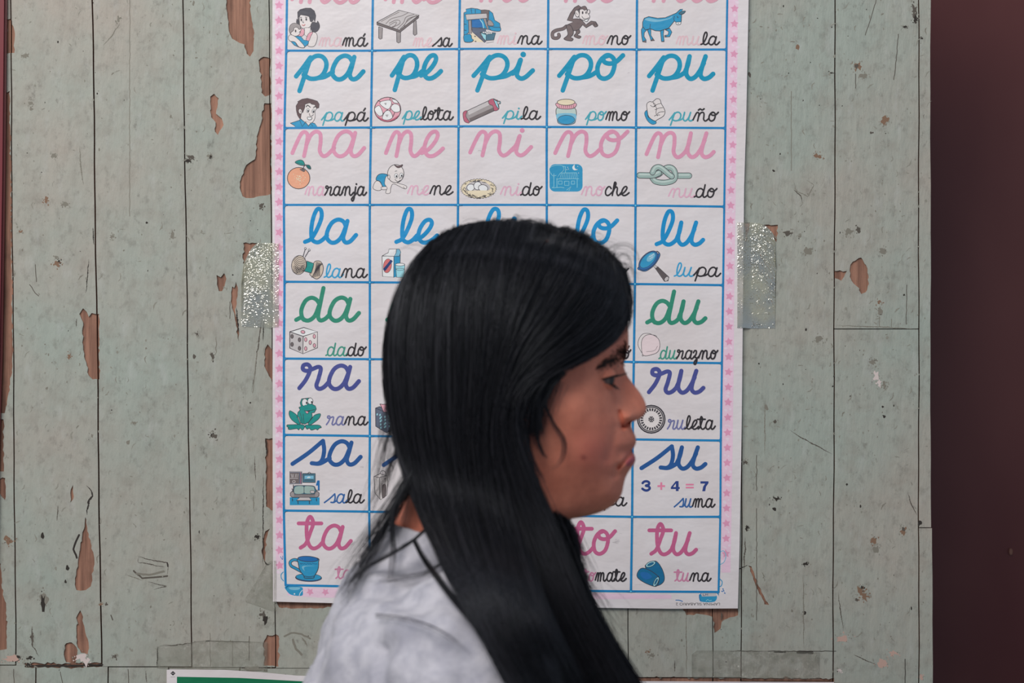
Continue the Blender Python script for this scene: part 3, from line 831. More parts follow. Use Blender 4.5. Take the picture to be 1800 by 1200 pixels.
k = pic('table_picture', (470, 0, 5))
for pts in ([(978, 235), (1012, 245), (1008, 340), (990, 345), (978, 335)], [(1135, 270), (1172, 268), (1170, 370), (1152, 378), (1138, 370)], [(1285, 190), (1308, 180), (1314, 300), (1295, 312), (1282, 300)]):
    k.fill(I['grey'], pts, False, dk, 1.0)
k.fill(I['dgrey'], [(962, 195), (1160, 262), (1333, 135), (1330, 155), (1165, 285), (962, 218)], False, dk, 1.0)
k.fill(I['lgrey'], [(962, 195), (1155, 90), (1333, 132), (1162, 265)], False, dk, 1.1)
for pts in ([(1000, 190), (1070, 150), (1160, 105)], [(1040, 210), (1090, 165), (1180, 140), (1240, 110)], [(1070, 225), (1110, 200), (1135, 195), (1120, 225), (1095, 235)], [(1100, 240), (1160, 210), (1160, 180), (1120, 180), (1070, 205)], [(1140, 252), (1195, 200), (1220, 150), (1290, 125)], [(1165, 255), (1210, 210), (1240, 165), (1315, 135)], [(1200, 230), (1225, 190), (1280, 150), (1325, 138)]):
    k.stroke(I['dgrey'], .9, pts)

k = pic('mine_picture', (810, 0, 11.25))
k.fill(I['cream'], [(220, 640), (450, 830), (240, 830), (200, 690)])
k.fill(bl, [(60, 250), (110, 230), (100, 180), (210, 160), (330, 175), (400, 200), (470, 195), (560, 205), (630, 260), (670, 400), (770, 460), (785, 560), (770, 615), (600, 600), (540, 580), (220, 560), (120, 680), (60, 700)], False, dk, .9)
k.fill(I['dgrey'], [(400, 205), (470, 195), (560, 210), (550, 380), (520, 430), (500, 270), (400, 265)], False, dk, .7)
k.fill(I['grey'], [(540, 400), (600, 410), (650, 480), (640, 510), (540, 500)], True, dk, .7)
k.fill(bl2, [(215, 390), (400, 370), (450, 540), (220, 560)], False, dk, .6)
k.fill(I['slate'], [(215, 545), (490, 560), (500, 640), (380, 640), (400, 700), (500, 820), (470, 840), (230, 630)], False, dk, .8)
k.stroke(I['aqua'], 1.6, [(380, 385), (430, 460), (450, 550)])
k.fill(I['lgrey'], [(90, 285), (510, 262), (520, 360), (115, 395)], False, dk, .9)
k.fill(I['grey'], [(150, 405), (205, 400), (215, 660), (160, 665)], False, dk, .8)
k.fill(I['grey'], [(445, 370), (495, 368), (550, 570), (520, 580)], False, dk, .8)
k.fill(bl, [(575, 520), (680, 540), (780, 545), (770, 615), (600, 600)], True, dk, .8)
k.fill(I['steel'], [(385, 640), (440, 630), (690, 650), (650, 790), (500, 800)], False, dk, .9)
k.fill(I['aqua'], [(390, 645), (500, 690), (495, 800), (440, 750)], False, dk, .7)
for c in ((450, 640), (490, 640), (530, 630), (560, 655), (520, 665), (600, 655)):
    k.ell(I['white'], c, 22, 15, 0, dk, .4)
k.fill(bl, [(60, 700), (130, 675), (200, 690), (215, 760), (250, 790), (200, 830), (90, 830), (60, 790)], True, dk, .8)
k.stroke(I['lgrey'], 1.0, [(500, 845), (650, 820)], False)
for c in ((280, 715), (290, 815)):
    k.ell(I['dgrey'], c, 18, 9)
for a, b2 in (((200, 165), (215, 260)), ((285, 180), (285, 260)), ((60, 470), (110, 480)), ((60, 590), (110, 600))):
    k.stroke(dk, .6, [a, b2], False)

k = pic('monkey_picture', (960, 0, 11.25))
mk_ = I['monk']
for pts, w in (([(400, 520), (330, 570), (200, 600), (130, 650), (135, 740), (210, 755), (255, 720), (250, 680)], 4.6),):
    k.stroke(dk, w + 1.6, pts); k.stroke(mk_, w, pts)
k.fill(mk_, [(590, 590), (650, 580), (670, 640), (620, 690), (690, 720), (650, 760), (550, 715), (590, 650)], True, dk, .9)
k.fill(mk_, [(560, 150), (640, 105), (690, 140), (640, 190), (570, 230), (520, 370), (620, 370), (700, 390), (760, 460), (790, 490), (890, 415), (980, 430), (1025, 500), (1010, 525), (965, 535), (910, 480), (790, 550), (720, 490), (640, 590), (540, 610), (430, 480), (540, 430), (415, 400), (480, 260)], False, dk, 1.0)
k.fill(mk_, [(400, 510), (480, 500), (540, 620), (520, 700), (480, 730), (535, 770), (490, 810), (350, 770), (430, 680)], True, dk, 1.0)
k.fill(mk_, [(650, 190), (700, 140), (770, 122), (810, 180), (810, 240), (720, 300), (650, 280)], True, dk, .9)
k.ell(I['skin'], (612, 268), 42, 70, -0.2, dk, 1.0)
k.ell(I['skin'], (838, 232), 26, 44, 0.1, dk, .9)
k.fill(I['skin'], [(665, 195), (720, 180), (760, 205), (800, 190), (815, 250), (860, 310), (850, 365), (800, 400), (720, 395), (655, 350), (660, 260)], True, dk, .8)
k.ell(dk, (722, 250), 15, 30); k.ell(dk, (790, 250), 12, 26)
k.stroke(dk, .9, [(705, 320), (740, 365), (790, 375), (845, 350)])
k.fill(I['white'], [(755, 395), (800, 380), (830, 385), (815, 420), (775, 420)], True, dk, .7)
k.stroke(dk, .7, [(940, 450), (960, 500)], False); k.stroke(dk, .7, [(980, 450), (1000, 500)], False)
k.stroke(dk, .6, [(590, 250), (620, 290)], False)

k = pic('donkey_picture', (1115, 0, 10.29))
for pts in ([(160, 470), (125, 540), (135, 670), (150, 755), (215, 765), (215, 725), (175, 660), (180, 590), (230, 540)], [(235, 540), (290, 690), (300, 740), (365, 735), (300, 640), (300, 520)], [(465, 480), (490, 750), (540, 750), (525, 620), (540, 500)], [(560, 540), (620, 570), (610, 630), (550, 640), (560, 670), (640, 665), (680, 580), (640, 510)]):
    k.fill(I['bl'], pts, False, dk, 1.0)
k.fill(bl, [(180, 330), (260, 300), (420, 330), (560, 320), (680, 270), (760, 235), (830, 170), (875, 165), (860, 205), (925, 200), (900, 240), (855, 265), (850, 380), (830, 440), (770, 445), (745, 390), (720, 385), (620, 510), (460, 560), (380, 555), (290, 520), (200, 540), (150, 480), (150, 400)], False, dk, 1.1)
k.fill(bl3, [(190, 350), (260, 325), (420, 355), (600, 335), (690, 290), (640, 340), (420, 395), (260, 380)], True)
k.fill(I['white'], [(755, 405), (840, 400), (830, 440), (770, 445)], True, dk, .8)
for pts in ([(520, 740), (490, 755), (540, 755)], [(300, 735), (365, 735), (330, 700)], [(150, 755), (215, 768), (200, 725)], [(550, 640), (550, 672), (590, 665)]):
    k.fill(I['dgrey'], pts, False, dk, .7)
k.stroke(dk, .8, [(725, 290), (715, 340), (725, 385)]); k.stroke(dk, 1.0, [(770, 290), (795, 320), (780, 320)], False)
k.fill(I['steel'], [(805, 240), (860, 205), (925, 200), (895, 240), (840, 260)], True, dk, .8)
k.stroke(dk, .7, [(290, 430), (280, 520)], False); k.ell(dk, (795, 420), 8, 8)

k = pic('father_picture', (500, 160, 11.25))
k.fill(bl, [(115, 635), (290, 580), (310, 550), (420, 610), (470, 690), (530, 620), (600, 640), (655, 715), (200, 715), (210, 690)], False, dk, .9)
k.fill(I['skin'], [(320, 540), (300, 440), (380, 300), (420, 240), (600, 250), (640, 330), (605, 400), (605, 520), (560, 610), (470, 650), (400, 610)], True, dk, .8)
k.fill(I['skin'], [(410, 600), (520, 620), (480, 690)], False, dk, .5)
k.fill(I['brown'], [(260, 210), (350, 160), (450, 143), (560, 170), (650, 200), (688, 260), (680, 330), (640, 345), (600, 270), (540, 260), (500, 230), (410, 260), (400, 330), (360, 430), (340, 400), (320, 540), (300, 545), (255, 470), (235, 380), (230, 290), (275, 225)], False, dk, .8)
k.ell(I['skin'], (312, 400), 34, 50, -0.15, dk, .9)
k.stroke(dk, 1.4, [(430, 310), (460, 280), (510, 320)]); k.stroke(dk, 1.4, [(575, 325), (610, 305), (625, 320)])
for c in ((462, 385), (567, 395)):
    k.ell(I['white'], c, 24, 40, 0.2, dk, .6); k.ell(dk, (c[0] + 4, c[1] + 8), 13, 22)
k.stroke(dk, .8, [(490, 440), (505, 490), (545, 490), (575, 460)])
k.fill(I['white'], [(450, 520), (490, 515), (545, 525), (520, 565), (470, 565)], True, dk, .9)
k.stroke(dk, .7, [(300, 575), (350, 700), (410, 620)], False); k.stroke(dk, .7, [(470, 690), (510, 640), (560, 690)], False); k.stroke(dk, .6, [(310, 385), (325, 420)], False)

k = pic('ball_picture', (470, 0, 5))
k.ell(I['pk'], (1057, 962), 116, 108, 0, dk, 1.3)
for pts in ([(995, 895), (1075, 880), (1090, 915), (1060, 960), (1000, 925)], [(945, 950), (985, 930), (1015, 1000), (985, 1020), (950, 985)], [(1085, 950), (1110, 915), (1155, 925), (1165, 975), (1120, 985)], [(1035, 980), (1075, 975), (1100, 1030), (1055, 1055), (1010, 1040)], [(1095, 870), (1130, 880), (1150, 905), (1110, 900)]):
    k.fill(I['white'], pts, True, dk, .8)
k.fill(I['pk2'], [(965, 1020), (1060, 1062), (1150, 1015), (1120, 1050), (1057, 1069), (1000, 1055)], True)
for pts in ([(995, 895), (970, 880)], [(1075, 880), (1080, 856)], [(1060, 960), (1035, 980)], [(1090, 915), (1110, 915)], [(1015, 1000), (1035, 980)], [(1075, 975), (1085, 950)], [(1120, 985), (1100, 1030)]):
    k.stroke(dk, .9, pts, False)
k.fill(I['lgrey'], [(1030, 908), (1045, 905), (1040, 922)], False, dk, .6); k.fill(I['lgrey'], [(1040, 1010), (1062, 1008), (1052, 1026)], False, dk, .6)

k = pic('battery_picture', (800, 0, 5))
k.fill(I['grey'], [(70, 990), (330, 868), (375, 880), (385, 955), (110, 1080), (78, 1060)], False, dk, 1.0)
k.fill(I['lgrey'], [(110, 975), (310, 880), (325, 910), (120, 1010)])
k.fill(I['dgrey'], [(125, 1040), (345, 940), (350, 968), (130, 1068)])
k.fill(I['pk2'], [(70, 990), (105, 973), (95, 1020), (125, 1072), (110, 1080), (78, 1060)], True, dk, .8)
k.fill(I['pk2'], [(295, 884), (335, 868), (372, 890), (385, 955), (345, 973), (330, 930), (300, 915)], True, dk, .8)
k.fill(I['aqua'], [(338, 868), (362, 888), (395, 890), (398, 910), (378, 918), (385, 955), (362, 930)], True, dk, 1.0)
k.ell(I['lgrey'], (380, 903), 12, 12, 0, dk, .8)

k = pic('jar_picture', (800, 0, 5))
k.fill(I['pale'], [(898, 945), (1052, 950), (1058, 1060), (1030, 1090), (970, 1096), (915, 1085), (897, 1050)], True, dk, 1.1)
k.fill(I['bl3'], [(899, 1000), (1054, 1000), (1056, 1060), (1030, 1088), (970, 1094), (915, 1083), (898, 1050)], True)
k.ell(bl, (977, 1052), 74, 40, 0, dk, .8)
k.fill(I['pk'], [(895, 905), (1055, 905), (1052, 945), (1000, 958), (930, 955), (898, 940)], True, dk, .9)
k.ell(I['cream'], (975, 898), 78, 27, 0, dk, 1.0)
for x in range(915, 1050, 18):
    k.stroke(dk, .6, [(x, 925), (x + 1, 948)], False)

k = pic('fist_picture', (1000, 0, 5))
k.fill(bl, [(665, 1000), (680, 970), (692, 985), (700, 1030), (760, 1062), (765, 1085), (730, 1092), (690, 1060)], True, dk, .7)
k.fill(I['skin'], [(685, 915), (710, 893), (735, 895), (770, 868), (800, 875), (812, 910), (835, 950), (845, 985), (830, 1020), (780, 1050), (755, 1062), (705, 1030), (690, 980)], True, dk, 1.0)
for pts in ([(735, 895), (758, 915), (762, 930), (740, 938), (715, 925)], [(745, 935), (780, 915), (810, 908)], [(755, 965), (790, 950), (828, 945)], [(740, 905), (770, 950), (765, 990), (780, 1020)], [(775, 1000), (800, 985), (840, 980)], [(750, 1020), (770, 1010), (800, 1010)]):
    k.stroke(dk, .8, pts)

k = pic('orange_picture', (470, 210, 5))
k.ell(I['orange'], (275, 515), 99, 94, 0, dk, 1.2)
for j in range(46):
    a, r = rng.uniform(0, 6.28), abs(rng.normal()) * 22
    k.dot(I['cream'], (280 + r * 1.5 * math.cos(a), 518 + r * math.sin(a)), rng.uniform(2, 4.5))
k.fill(I['dgrey'], [(285, 435), (330, 430), (325, 458), (300, 450)], True)
k.stroke(dk, 1.1, [(312, 440), (322, 410), (340, 395)])
k.fill(I['tl'], [(243, 375), (285, 355), (315, 365), (325, 400), (285, 398)], True, dk, .9)
k.fill(I['tl2'], [(340, 402), (370, 402), (382, 432), (358, 430)], True, dk, .8)
k.stroke(dk, .6, [(255, 378), (315, 392)], False)

k = pic('baby_picture', (470, 210, 5))
k.fill(bl, [(955, 530), (970, 490), (1010, 475), (1060, 488), (1040, 520), (1050, 585), (1015, 590), (990, 545)], True, dk, 1.0)
k.fill(I['skin'], [(1050, 495), (1110, 545), (1215, 580), (1220, 605), (1195, 605), (1110, 565), (1085, 600), (1078, 645), (1040, 645), (1050, 600), (1030, 560)], True, dk, .8)
k.fill(I['skin'], [(950, 545), (985, 545), (1010, 590), (995, 620), (960, 622), (928, 600)], True, dk, .8)
k.fill(I['skin'], [(1000, 595), (1045, 590), (1050, 612), (1010, 615)], True, dk, .7)
k.ell(I['skin'], (1128, 475), 72, 80, 0.1, dk, 1.0)
k.fill(I['brown'], [(1115, 398), (1150, 408), (1188, 395), (1180, 415), (1145, 425)], True, dk, .6)
k.ell(I['skin'], (1068, 505), 10, 18, 0, dk, .8)
for c in ((1132, 495), (1178, 490)):
    k.ell(I['white'], c, 16, 20, 0, dk, .6); k.ell(dk, (c[0] + 3, c[1] + 4), 7, 10)
k.stroke(dk, .8, [(1120, 525), (1145, 545), (1170, 532)]); k.stroke(dk, .6, [(1158, 508), (1168, 516), (1158, 520)])
k.stroke(dk, .7, [(1120, 455), (1140, 450)], False); k.stroke(dk, .6, [(1195, 590), (1205, 605)], False)

k = pic('nest_picture', (800, 210, 5))
pts = []
for j in range(72):
    a = j / 72 * 2 * math.pi
    r = 1.0 + (0.05 if j % 2 else -0.03)
    pts.append((206 + 152 * r * math.cos(a), 608 + 84 * r * math.sin(a)))
k.fill(I['cream'], pts, False, dk, .9)
k.fill(I['lgrey'], [(90, 600), (130, 555), (210, 540), (280, 560), (310, 600), (270, 628), (120, 628)], True)
for c, rx_, ry_, ro in (((137, 597), 34, 30, -0.2), ((198, 582), 34, 36, 0), ((246, 603), 42, 30, 0.2)):
    k.ell(I['white'], c, rx_, ry_, ro, dk, 1.0)
k.fill(I['cream'], [(85, 628), (330, 625), (330, 650), (260, 685), (150, 685), (90, 660)], True)
for j in range(90):
    a = rng.uniform(0, 6.28); r = rng.uniform(.72, .98)
    x, y = 206 + 150 * r * math.cos(a), 612 + 80 * r * math.sin(a)
    if 95 < x < 295 and 555 < y < 626: continue
    t = a + 1.57 + rng.normal() * 0.35
    k.stroke(dk, .55, [(x, y), (x + 26 * math.cos(t), y + 12 * math.sin(t))], False)

k = pic('night_house_picture', (800, 210, 5))
pts = []
for cx_, cy_, a0 in ((1070, 440, -90), (1070, 585, 0), (880, 585, 90), (880, 440, 180)):
    for j in range(7):
        a = math.radians(a0 + 15 * j)
        pts.append((cx_ + 50 * math.cos(a), cy_ + 48 * math.sin(a)))
k.fill(bl, pts)
lt = I['aqua']
for pts in ([(925, 470), (1068, 468), (1088, 520), (890, 522), (925, 470)], [(895, 522), (895, 600)], [(1073, 522), (1073, 598)], [(908, 540), (940, 540), (940, 568), (908, 568), (908, 540)], [(1022, 540), (1050, 540), (1050, 568), (1022, 568), (1022, 540)], [(962, 542), (1000, 542), (1000, 578), (962, 578), (962, 542)], [(868, 475), (868, 590), (850, 600)], [(950, 410), (968, 412), (970, 470)], [(860, 600), (930, 595), (960, 600)], [(980, 620), (1020, 590), (1000, 625)]):
    k.stroke(lt, .8, pts, False)
for x in range(935, 1070, 14):
    k.stroke(lt, .6, [(x, 472), (x + (x - 995) * 0.22, 520)], False)
for pts in ([(835, 470), (830, 430), (870, 405), (940, 405), (955, 440), (930, 470)], [(840, 470), (860, 495), (890, 490)]):
    k.stroke(lt, .7, pts)
k.fill(I['white'], [(1050, 395), (1030, 420), (1045, 445), (1080, 440), (1060, 435), (1050, 420)], True)
for c in ((990, 420), (995, 435), (980, 440), (1078, 412), (1085, 470), (1040, 418)):
    k.dot(I['white'], c, 3.4)

k = pic('knot_picture', (1000, 210, 5))
def rope(pts, w):
    k.stroke(dk, w + 2.0, pts, k=8); k.stroke(I['greygreen'], w, pts, k=8); k.stroke(I['pale'], w * 0.35, [(a, b_ - 8) for a, b_ in pts], k=8)
rope([(950, 494), (1056, 494)], 9)
rope([(735, 515), (765, 545), (840, 555), (915, 535), (935, 490), (920, 440), (880, 420), (830, 440), (790, 480), (740, 490)], 8.4)
rope([(622, 490), (735, 490), (790, 470)], 9)
rope([(735, 465), (755, 430), (790, 418), (830, 440), (870, 475), (905, 500)], 8.4)

k = pic('yarn_picture', (470, 430, 5))
k.ell(I['yarn'], (277, 178), 64, 84, 0.15, dk, 1.1)
k.fill(I['yarn'], [(405, 165), (430, 142), (470, 150), (492, 200), (480, 260), (450, 295), (420, 298), (375, 265), (380, 240)], True, dk, 1.1)
for j in range(9):
    k.stroke(dk, .7, [(228 + j * 3, 140 + j * 14), (280, 95 + j * 17), (335 - j * 1, 120 + j * 13)])
    k.stroke(dk, .7, [(388 + j * 9, 290 - j * 2), (420 + j * 5, 225 - j * 4), (430 + j * 7, 150 + j * 2)])
for j in range(5):
    k.stroke(dk, .6, [(225, 190 + j * 12), (270, 200 + j * 12), (325, 180 + j * 12)])
k.fill(I['tl'], [(345, 142), (408, 165), (400, 200), (385, 248), (325, 232), (345, 190)], False, dk, 1.0)
k.stroke(dk, 1.0, [(312, 105), (333, 35)], False); k.stroke(dk, 1.0, [(330, 108), (365, 50)], False)
k.ell(I['white'], (333, 32), 8, 8, 0, dk, .8); k.ell(I['white'], (367, 46), 8, 8, 0, dk, .8)

k = pic('milk_carton_picture', (470, 430, 5))
k.fill(I['white'], [(1008, 100), (1112, 100), (1110, 285), (1012, 278)], False, dk, 1.0)
k.fill(I['bl'], [(1112, 100), (1168, 75), (1165, 270), (1110, 288)], False, dk, 1.0)
k.fill(I['white'], [(1008, 98), (1062, 70), (1070, 38), (1135, 38), (1130, 75), (1112, 102)], False, dk, .9)
k.fill(I['bl3'], [(1135, 38), (1160, 38), (1172, 65), (1160, 100), (1112, 102), (1130, 75)], False, dk, .9)
k.ell(I['red'], (1055, 185), 36, 62, 0.15, dk, .6)
k.fill(I['navy'], [(1015, 215), (1085, 130), (1102, 145), (1035, 232)])
k.fill(I['aqua'], [(1125, 175), (1208, 172), (1200, 288), (1135, 285)], False, dk, .9)
k.ell(I['white'], (1166, 174), 41, 12, 0, dk, .8)
k.ell(None, (1167, 215), 36, 9, 0, dk, .6)

k = pic('magnifying_glass_picture', (1050, 430, 5))
k.fill(I['dgrey'], [(508, 205), (530, 192), (630, 285), (622, 318), (590, 322)], False, dk, 1.0)
k.ell(I['lgrey'], (608, 300), 24, 16, -0.9, dk, .9)
for j in range(5):
    k.stroke(dk, .6, [(516 + j * 4, 205 - j * 2), (590 + j * 7, 300 - j * 7)], False)
k.fill(I['lgrey'], [(485, 180), (500, 172), (528, 195), (510, 208)], False, dk, .7)
k.fill(bl2, [(362, 195), (380, 225), (430, 230), (500, 180), (545, 110), (548, 75), (520, 55), (530, 90)], True, dk, 1.0)
k.ell(bl2, (448, 138), 104, 58, -0.78, dk, 1.1)
k.ell(bl, (446, 134), 90, 46, -0.78, dk, .7)
k.ell(bl3, (470, 112), 46, 24, -0.78)
k.stroke(I['white'], .7, [(455, 105), (480, 95), (500, 75)]); k.stroke(I['white'], .7, [(460, 125), (490, 105)], False)

k = pic('die_picture', (470, 430, 5))
k.fill(I['white'], [(197, 765), (320, 727), (440, 765), (315, 805)], False, dk, 1.4)
k.fill(I['lgrey'], [(197, 765), (315, 805), (312, 958), (197, 908)], False, dk, 1.4)
k.fill(I['skin'], [(315, 805), (440, 765), (440, 905), (312, 958)], False, dk, 1.4)
for c in ((217, 805), (282, 835), (217, 875), (282, 910)):
    k.ell(I['dgrey'], c, 12, 18, 0, dk, .8)
for c in ((337, 833), (412, 805), (376, 858), (337, 912), (413, 885)):
    k.ell(I['pk'], c, 11, 18, 0, dk, .8)
k.ell(I['pk'], (312, 766), 18, 13, 0.2, dk, .8)

k = pic('peach_picture', (1050, 430, 5))
pch = ink('ink_peach', 218, 200, 202)
k.fill(I['skin'], [(405, 970), (360, 890), (365, 830), (400, 785), (450, 780), (480, 790), (520, 820), (400, 960)], True, dk, .8)
k.fill(pch, [(405, 972), (388, 890), (395, 830), (430, 795), (480, 790), (535, 825), (550, 880), (535, 935), (490, 962)], True, dk, .8)
k.stroke(dk, .5, [(430, 940), (500, 930), (530, 890)])

k = pic('frog_picture', (500, 690, 11.25))
tl = I['tl']
for pts in ([(95, 370), (130, 362), (240, 440), (290, 560), (320, 640), (260, 620), (150, 540), (95, 450)], [(710, 415), (600, 440), (540, 510), (470, 600), (500, 640), (600, 580), (690, 500)], [(50, 640), (100, 632), (330, 630), (400, 660), (380, 710), (350, 735), (310, 700), (280, 735), (240, 710), (100, 728), (70, 700), (90, 690), (50, 670)], [(420, 640), (520, 640), (680, 640), (730, 685), (690, 700), (650, 735), (620, 715), (530, 738), (490, 700), (450, 720), (415, 680)]):
    k.fill(tl, pts, True, dk, .9)
k.fill(tl, [(285, 290), (330, 270), (310, 200), (340, 120), (430, 110), (520, 100), (560, 170), (550, 230), (610, 260), (630, 320), (590, 390), (540, 400), (550, 480), (480, 580), (400, 620), (320, 600), (280, 470), (250, 490), (265, 390), (310, 340)], False, dk, 1.0)
k.stroke(dk, .7, [(310, 400), (340, 520), (350, 630)]); k.stroke(dk, .7, [(370, 420), (385, 600)], False)
k.ell(I['white'], (510, 165), 52, 62, 0, dk, .8); k.ell(I['white'], (402, 195), 58, 76, 0, dk, .9)
k.ell(dk, (437, 200), 15, 26); k.ell(dk, (540, 185), 18, 20)
k.fill(I['dk'], [(410, 355), (470, 365), (510, 345), (480, 380)], True)
k.fill(I['pk'], [(415, 365), (470, 375), (460, 410), (430, 400)], True, dk, .6)
k.stroke(dk, .8, [(390, 350), (420, 360), (510, 350), (600, 330)])
k.fill(I['tl2'], [(420, 240), (600, 270), (580, 300), (440, 280)], True)
k.fill(tl, [(400, 245), (600, 262), (600, 300), (420, 300)], True)

k = pic('gift_box_picture', (470, 630, 5))
nv = I['slate']
k.fill(nv, [(950, 435), (985, 422), (1120, 470), (1180, 455), (1180, 600), (1045, 652), (952, 595)], False, dk, 1.1)
k.stroke(dk, 1.0, [(950, 435), (1045, 475), (1180, 455)], False); k.stroke(dk, .9, [(1045, 475), (1045, 650)], False)
k.fill(I['pk'], [(988, 398), (1010, 402), (1075, 400), (1110, 420), (1060, 440), (1048, 470), (1020, 470), (1005, 430)], False, dk, 1.0)
for j in range(26):
    k.ell(I['aqua'], (965 + (j * 37) % 150, 490 + (j * 53) % 120), 6, 10, 0.3)

k = pic('roulette_wheel_picture', (1050, 630, 5))
k.ell(I['dk'], (474, 533), 126, 127); k.ell(I['lgrey'], (474, 533), 114, 115); k.ell(I['dk'], (474, 533), 110, 111)
k.ell(I['skin'], (474, 533), 101, 102); k.ell(I['dk'], (474, 533), 96, 97)
k.ell(I['skin'], (474, 533), 72, 73)
for j in range(24):
    a = j * math.pi / 12
    k.stroke(I['skin'], 1.6, [(474 + 76 * math.cos(a), 533 + 76 * math.sin(a)), (474 + 95 * math.cos(a), 533 + 95 * math.sin(a))], False)
k.ell(I['dk'], (474, 533), 25, 26)
for j in range(4):
    a = j * math.pi / 2 + .78
    k.stroke(I['skin'], .9, [(474 + 6 * math.cos(a), 533 + 6 * math.sin(a)), (474 + 25 * math.cos(a), 533 + 25 * math.sin(a))], False)
    a += .78
    k.stroke(I['skin'], .6, [(474 + 14 * math.cos(a), 533 + 14 * math.sin(a)), (474 + 25 * math.cos(a), 533 + 25 * math.sin(a))], False)

k = pic('living_room_picture', (500, 820, 11.25))
k.fill(bl, [(105, 605), (695, 605), (695, 760), (105, 760)])
k.fill(I['slate'], [(105, 92), (345, 92), (345, 350), (105, 350)], False, dk, .6)
k.fill(I['dgrey'], [(105, 118), (290, 118), (290, 330), (105, 330)])
for y in (100, 230, 345):
    k.stroke(I['lgrey'], 1.0, [(110, y), (345 if y != 230 else 270, y)], False)
for x in (130, 150, 185, 225, 245, 275):
    k.stroke(I['lgrey'], .8, [(x, 140), (x + 15 * (1 if x < 180 else -1), 210)], False)
k.ell(None, (187, 295), 26, 24, 0, I['lgrey'], 1.0)
k.stroke(I['pk2'], 1.0, [(320, 110), (320, 340)], False)
k.fill(I['steel'], [(360, 135), (610, 135), (610, 310), (360, 310)], False, dk, 1.2)
k.fill(I['bl3'], [(395, 172), (580, 172), (580, 265), (395, 265)], False, dk, .6)
k.fill(I['white'], [(440, 225), (480, 190), (480, 225)]); k.fill(I['white'], [(485, 190), (520, 215), (485, 225)])
k.fill(I['steel'], [(400, 240), (575, 240), (575, 262), (400, 262)]); k.stroke(dk, .9, [(455, 135), (492, 105), (530, 135)], False)
k.fill(bl2, [(650, 272), (695, 272), (695, 465), (660, 465), (660, 370), (620, 370)])
k.stroke(dk, .8, [(620, 465), (695, 465)], False)
k.fill(I['steel'], [(185, 410), (220, 375), (380, 372), (560, 380), (605, 420), (605, 540), (185, 540)], True, dk, 1.0)
k.fill(I['greygreen'], [(215, 400), (370, 390), (375, 520), (205, 525)], True); k.fill(I['greygreen'], [(405, 390), (560, 395), (590, 440), (580, 520), (405, 520)], True)
k.stroke(dk, .8, [(388, 375), (388, 580)], False)
k.fill(I['grey'], [(115, 520), (150, 485), (190, 500), (195, 545), (600, 545), (610, 500), (650, 485), (685, 520), (680, 580), (640, 605), (150, 605), (115, 570)], False, dk, 1.0)
k.stroke(dk, .9, [(190, 575), (605, 575)], False)
k.ell(I['lgrey'], (552, 497), 45, 30, 0.1, dk, .7)
k.fill(I['lgrey'], [(300, 605), (490, 605), (535, 668), (235, 668)], False, dk, 1.0)
for x in (265, 490, 155, 630):
    k.stroke(dk, 1.1, [(x, 625 if x in (155, 630) else 672), (x + 4, 680 if x in (155, 630) else 735)], False)
k.stroke(dk, 1.2, [(175, 355), (178, 500)], False); k.dot(dk, (150, 440), 9)

k = pic('bag_picture', (470, 630, 5))
k.fill(I['skin'], [(938, 1035), (990, 1012), (1050, 1030), (1060, 1080), (1050, 1200), (995, 1240), (945, 1180)], False, dk, 1.0)
k.stroke(dk, .9, [(938, 1035), (985, 1045), (1050, 1030)], False); k.stroke(dk, .9, [(985, 1045), (990, 1235)], False)
k.stroke(dk, 1.0, [(990, 1015), (1000, 990), (1030, 990), (1045, 1025)])
k.fill(I['dgrey'], [(1010, 1120), (1040, 1110), (1040, 1200), (1010, 1220)], True, dk, .8)

k = pic('cup_picture', (480, 960, 10.9))
k.ell(bl2, (680, 600), 252, 72, 0.03, dk, 1.1); k.ell(bl, (680, 588), 245, 66, 0.03, dk, .8)
k.stroke(dk, 5.4, [(490, 270), (400, 255), (330, 300), (345, 370), (430, 420), (540, 480)]); k.stroke(bl, 3.4, [(490, 270), (400, 255), (330, 300), (345, 370), (430, 420), (540, 480)])
k.fill(bl, [(470, 240), (640, 190), (860, 230), (872, 300), (860, 440), (790, 570), (770, 605), (610, 605), (590, 565), (510, 450), (482, 320)], True, dk, 1.2)
k.ell(bl2, (668, 240), 196, 52, 0.06, dk, 1.0)
k.fill(bl3, [(560, 380), (800, 380), (780, 480), (620, 480)], True); k.fill(bl, [(600, 395), (810, 385), (800, 500), (640, 500)], True)
for j in range(13):
    k.stroke(I['navy'], .8, [(525 + j * 25, 322 + (j * 29) % 20), (540 + j * 25, 345 - (j * 17) % 22)], False)
k.stroke(dk, .8, [(600, 568), (690, 582), (790, 565)])

k = pic('prickly_pear_picture', (980, 840, 5))
tb = ink('ink_picture_sea_blue', 22, 104, 146)
k.fill(tb, [(775, 790), (780, 760), (860, 728), (915, 790), (940, 870), (925, 920), (870, 945), (820, 900)], True, dk, 1.0)
k.ell(I['aqua'], (818, 756), 46, 22, -0.42, dk, .9); k.ell(tb, (818, 756), 30, 10, -0.42, dk, .6)
k.fill(tb, [(698, 855), (715, 810), (750, 790), (810, 810), (870, 850), (893, 880), (870, 950), (790, 930), (720, 890)], True, dk, 1.0)
k.ell(I['aqua'], (866, 910), 46, 17, -1.1, dk, .9); k.ell(tb, (866, 910), 28, 7, -1.1, dk, .6)
k.fill(bl2, [(730, 830), (790, 830), (830, 870), (780, 890), (740, 870)], True)

